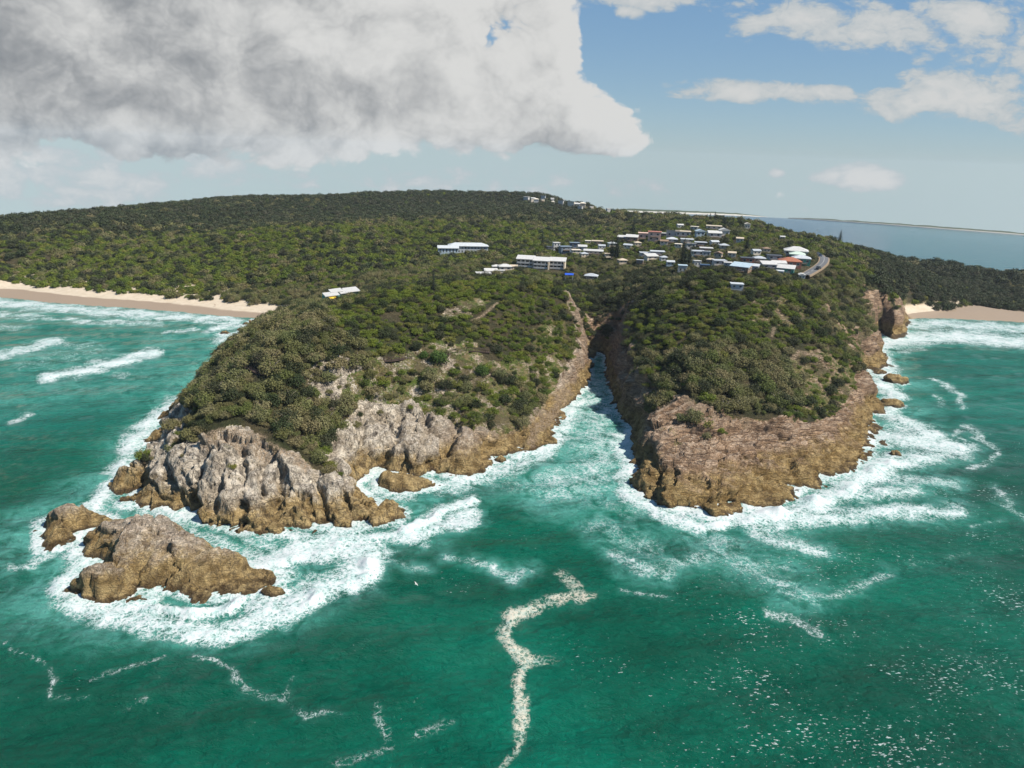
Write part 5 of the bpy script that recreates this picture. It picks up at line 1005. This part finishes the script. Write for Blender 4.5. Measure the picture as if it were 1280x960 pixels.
def build_vegetation():
    bands = plant()
    P, s, idx, rot, px, py, kind = [np.concatenate([b[i] for b in bands[:2]]) for i in range(7)]
    dist = np.linalg.norm(P-CAM, axis=1); vis = np.zeros(len(P), bool)
    cand = np.where((px > 4) & (px < 1276))[0]; cand = cand[np.argsort(dist[cand]/s[cand])][:1500]; vis[cand] = visible(P[cand], s[cand]*1.3)
    single = np.zeros(len(P), bool)
    words = {0: ('coastal_tree', 'tree', '%s olive tree'), 1: ('green_shrub', 'shrub', '%s green shrub'), 2: ('dark_tree', 'tree', '%s dark tree')}
    used = {}
    for k in (0, 1, 2):
        c = [i for i in cand if vis[i] and kind[i] == k][:(290, 170, 90)[k]]
        nm, cat, lab = words[k]
        for i in c:
            single[i] = True; side = 'left' if px[i] < 742 else 'right'
            r_ = bpy.data.objects.new(nm, None); COL.objects.link(r_); r_.location = P[i]-np.array([0, 0, 0.15]); r_.rotation_euler = (0, 0, rot[i]); r_.scale = (s[i],)*3
            tag(r_, place_label(lab % ('small' if s[i] < 1.55 else 'tall' if s[i] > 2.1 else 'rounded'), px[i], py[i], used), cat, '%ss on the %s headland' % ({'coastal_tree': 'olive grey tree', 'green_shrub': 'bright green shrub', 'dark_tree': 'dark green tree'}[nm], side)); used.setdefault(r_['label'], []).append((px[i], r_))
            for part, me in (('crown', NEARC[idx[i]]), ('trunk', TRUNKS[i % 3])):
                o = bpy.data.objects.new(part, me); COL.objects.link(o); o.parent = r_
    for lab, lst in used.items():
        lst.sort(key=lambda e: e[0])
        if len(lst) > 1:
            for j, (_, r_) in enumerate(lst):
                r_['label'] = lab+(', leftmost one' if j == 0 else ', rightmost one' if j == len(lst)-1 else ', %s from left' % ('second', 'third', 'fourth', 'fifth', 'sixth', 'seventh', 'eighth', 'ninth', 'tenth', 'eleventh', 'twelfth', 'thirteenth', 'fourteenth', 'fifteenth', 'sixteenth')[min(j-1, 14)])
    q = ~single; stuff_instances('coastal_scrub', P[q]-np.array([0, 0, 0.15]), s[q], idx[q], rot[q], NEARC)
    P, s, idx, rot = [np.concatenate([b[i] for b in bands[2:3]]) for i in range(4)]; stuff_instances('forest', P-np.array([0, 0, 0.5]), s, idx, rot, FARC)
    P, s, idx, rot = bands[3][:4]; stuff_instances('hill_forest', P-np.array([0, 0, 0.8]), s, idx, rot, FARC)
build_vegetation()

# ------------------------------------------------------------------ walkers on the beach, a gull over the water
def skinned(name, pts, edges, m_, parent):
    me = bpy.data.meshes.new(name); me.from_pydata([p[:3] for p in pts], edges, []); o = bpy.data.objects.new(name, me); COL.objects.link(o)
    md = o.modifiers.new('skin', 'SKIN')
    for v, p in zip(me.skin_vertices[0].data, pts): v.radius = (p[3], p[3])
    me.skin_vertices[0].data[0].use_root = True; o.modifiers.new('sub', 'SUBSURF').levels = 1; me.materials.append(m_); o.parent = parent; return o
SKIN = paint('skin', (.42,.26,.18))
def walker(px, py, yaw, shirt, label):
    p = ground([(px, py)])[0]; r_ = bpy.data.objects.new('person', None); COL.objects.link(r_); r_.location = p; r_.rotation_euler = (0, 0, R(yaw)); tag(r_, label, 'person', 'walkers on the beach')
    pts = [(0,0,.92,.12),(0,0,1.15,.12),(0,0,1.38,.14),(0,0,1.52,.05),(0,.01,1.60,.085),(0,0,1.72,.075),(.09,.0,.88,.085),(.1,.16,.48,.06),(.1,.05,.06,.04),(.1,.2,.03,.035),(-.09,0,.88,.085),(-.1,-.12,.48,.06),(-.1,-.3,.08,.04),(-.1,-.18,.03,.035),
           (.2,0,1.36,.05),(.25,-.1,1.1,.04),(.25,.0,.86,.032),(.25,.04,.78,.03),(-.2,0,1.36,.05),(-.25,.1,1.1,.04),(-.25,.22,.88,.032),(-.25,.28,.82,.03)]
    ed = [(0,1),(1,2),(2,3),(3,4),(4,5),(0,6),(6,7),(7,8),(8,9),(0,10),(10,11),(11,12),(12,13),(2,14),(14,15),(15,16),(16,17),(2,18),(18,19),(19,20),(20,21)]
    skinned('body', pts, ed, SKIN, r_)
    skinned('shirt', [(0,0,1.0,.155),(0,0,1.2,.15),(0,0,1.38,.165),(.2,0,1.36,.07),(-.2,0,1.36,.07)], [(0,1),(1,2),(2,3),(2,4)], PAL[shirt], r_)
    skinned('shorts', [(0,0,.94,.15),(.1,.03,.78,.1),(.1,.12,.6,.085),(-.1,-.02,.78,.1),(-.1,-.09,.6,.085)], [(0,1),(1,2),(0,3),(3,4)], PAL['navy'], r_)
walker(269,384,60,'dark','person in a dark shirt walking on the wet sand of the left beach'); walker(312,381,-70,'red','person in a red shirt walking on the left beach nearest the headland')
p = at(520,730,4.0); r_ = bpy.data.objects.new('seagull', None); COL.objects.link(r_); r_.location = p; r_.rotation_euler = (0, R(14), R(-50)); tag(r_, 'white seagull gliding low over the green water right of the islet surf', 'bird')
skinned('body', [(0,-.3,0,.02),(0,-.18,0,.05),(0,0,0,.085),(0,.16,.02,.06),(0,.24,.04,.05),(0,.33,.03,.015)], [(0,1),(1,2),(2,3),(3,4),(4,5)], PAL['white'], r_)
for sg in (-1, 1):
    o_ = [(.05,.1,.02),(.35,.2,.13),(.75,.02,.08),(.42,.0,.12),(.06,-.1,.02)]; V = [(sg*a,b,c) for a, b, c in o_]+[(sg*a,b,c-.025) for a, b, c in o_]
    part('wing', V, [(0,1,3,4),(1,2,3),(9,8,6,5),(8,7,6),(0,5,6,1),(1,6,7,2),(2,7,8,3),(3,8,9,4)], PAL['white'], r_)

# ------------------------------------------------------------------ low land on the horizon
def far_land(name, x0, x1, yb0, yb1, hgt, sand):
    mt, g = mat(name+'_ground'); P = g.n('ShaderNodeNewGeometry').outputs['Position']; a = A(g, 'shore')
    finish(g, g.mix(g.step(g.m('ADD', a, g.m('MULTIPLY', g.noise(P, 0.03, 4.0), 0.3)), 0.45, 0.5), (0.36, 0.34, 0.30), (0.045, 0.06, 0.03)), 0.95)
    xs = np.linspace(x0, x1, 160); f = at(xs, np.linspace(yb0, yb1, 160), 0.0); d = f[:, :2]/np.linalg.norm(f[:, :2], axis=1)[:, None]; t = np.linspace(0, 1, 160)
    H = hgt*(0.5+0.5*fbm(np.stack([xs/18, 0*xs, 0*xs+hgt], 1), 3)+0.35)*np.clip((1-t)*5, 0, 1)*np.clip(t*8+.3, 0, 1); V, S = [], []
    for i in range(160):
        for dd, hh, sh in ((0, -.5, 0), (sand, 1.2, 0), (sand+25, 2+.6*H[i], .6), (sand+90, 2+H[i], 1), (sand+200, -4, 1)):
            q = f[i, :2]+d[i]*dd*np.clip((1-t[i])*6, .1, 1); V.append((q[0], q[1], sea_z(q[0], q[1])+hh)); S.append(sh)
    o = mesh_obj(name, V, grid_faces(160, 5)[:, ::-1], [mt]); attr(o, 'shore', S); tag(o, kind='structure')
far_land('sand_spit', 770, 960, 264.6, 269.8, 7, 5); far_land('distant_shore', 985, 1330, 271.5, 297.5, 5, 0.5)
# ------------------------------------------------------------------ sea air
mt = bpy.data.materials.new('sea_air'); mt.use_nodes = True; g = NT(mt.node_tree)
pv = g.n('ShaderNodeVolumePrincipled', Color=(0.80, 0.88, 0.94), Density=0.00006); pv.inputs['Anisotropy'].default_value = 0.2
g.n('ShaderNodeOutputMaterial', Volume=pv)
V, F = [], []; box_vf(V, F, -3700, 3700, -150, 3750, -260, 130); me = bpy.data.meshes.new('haze'); me.from_pydata(V, [], F); me.materials.append(mt)
o = bpy.data.objects.new('haze', me); COL.objects.link(o); tag(o, kind='stuff')
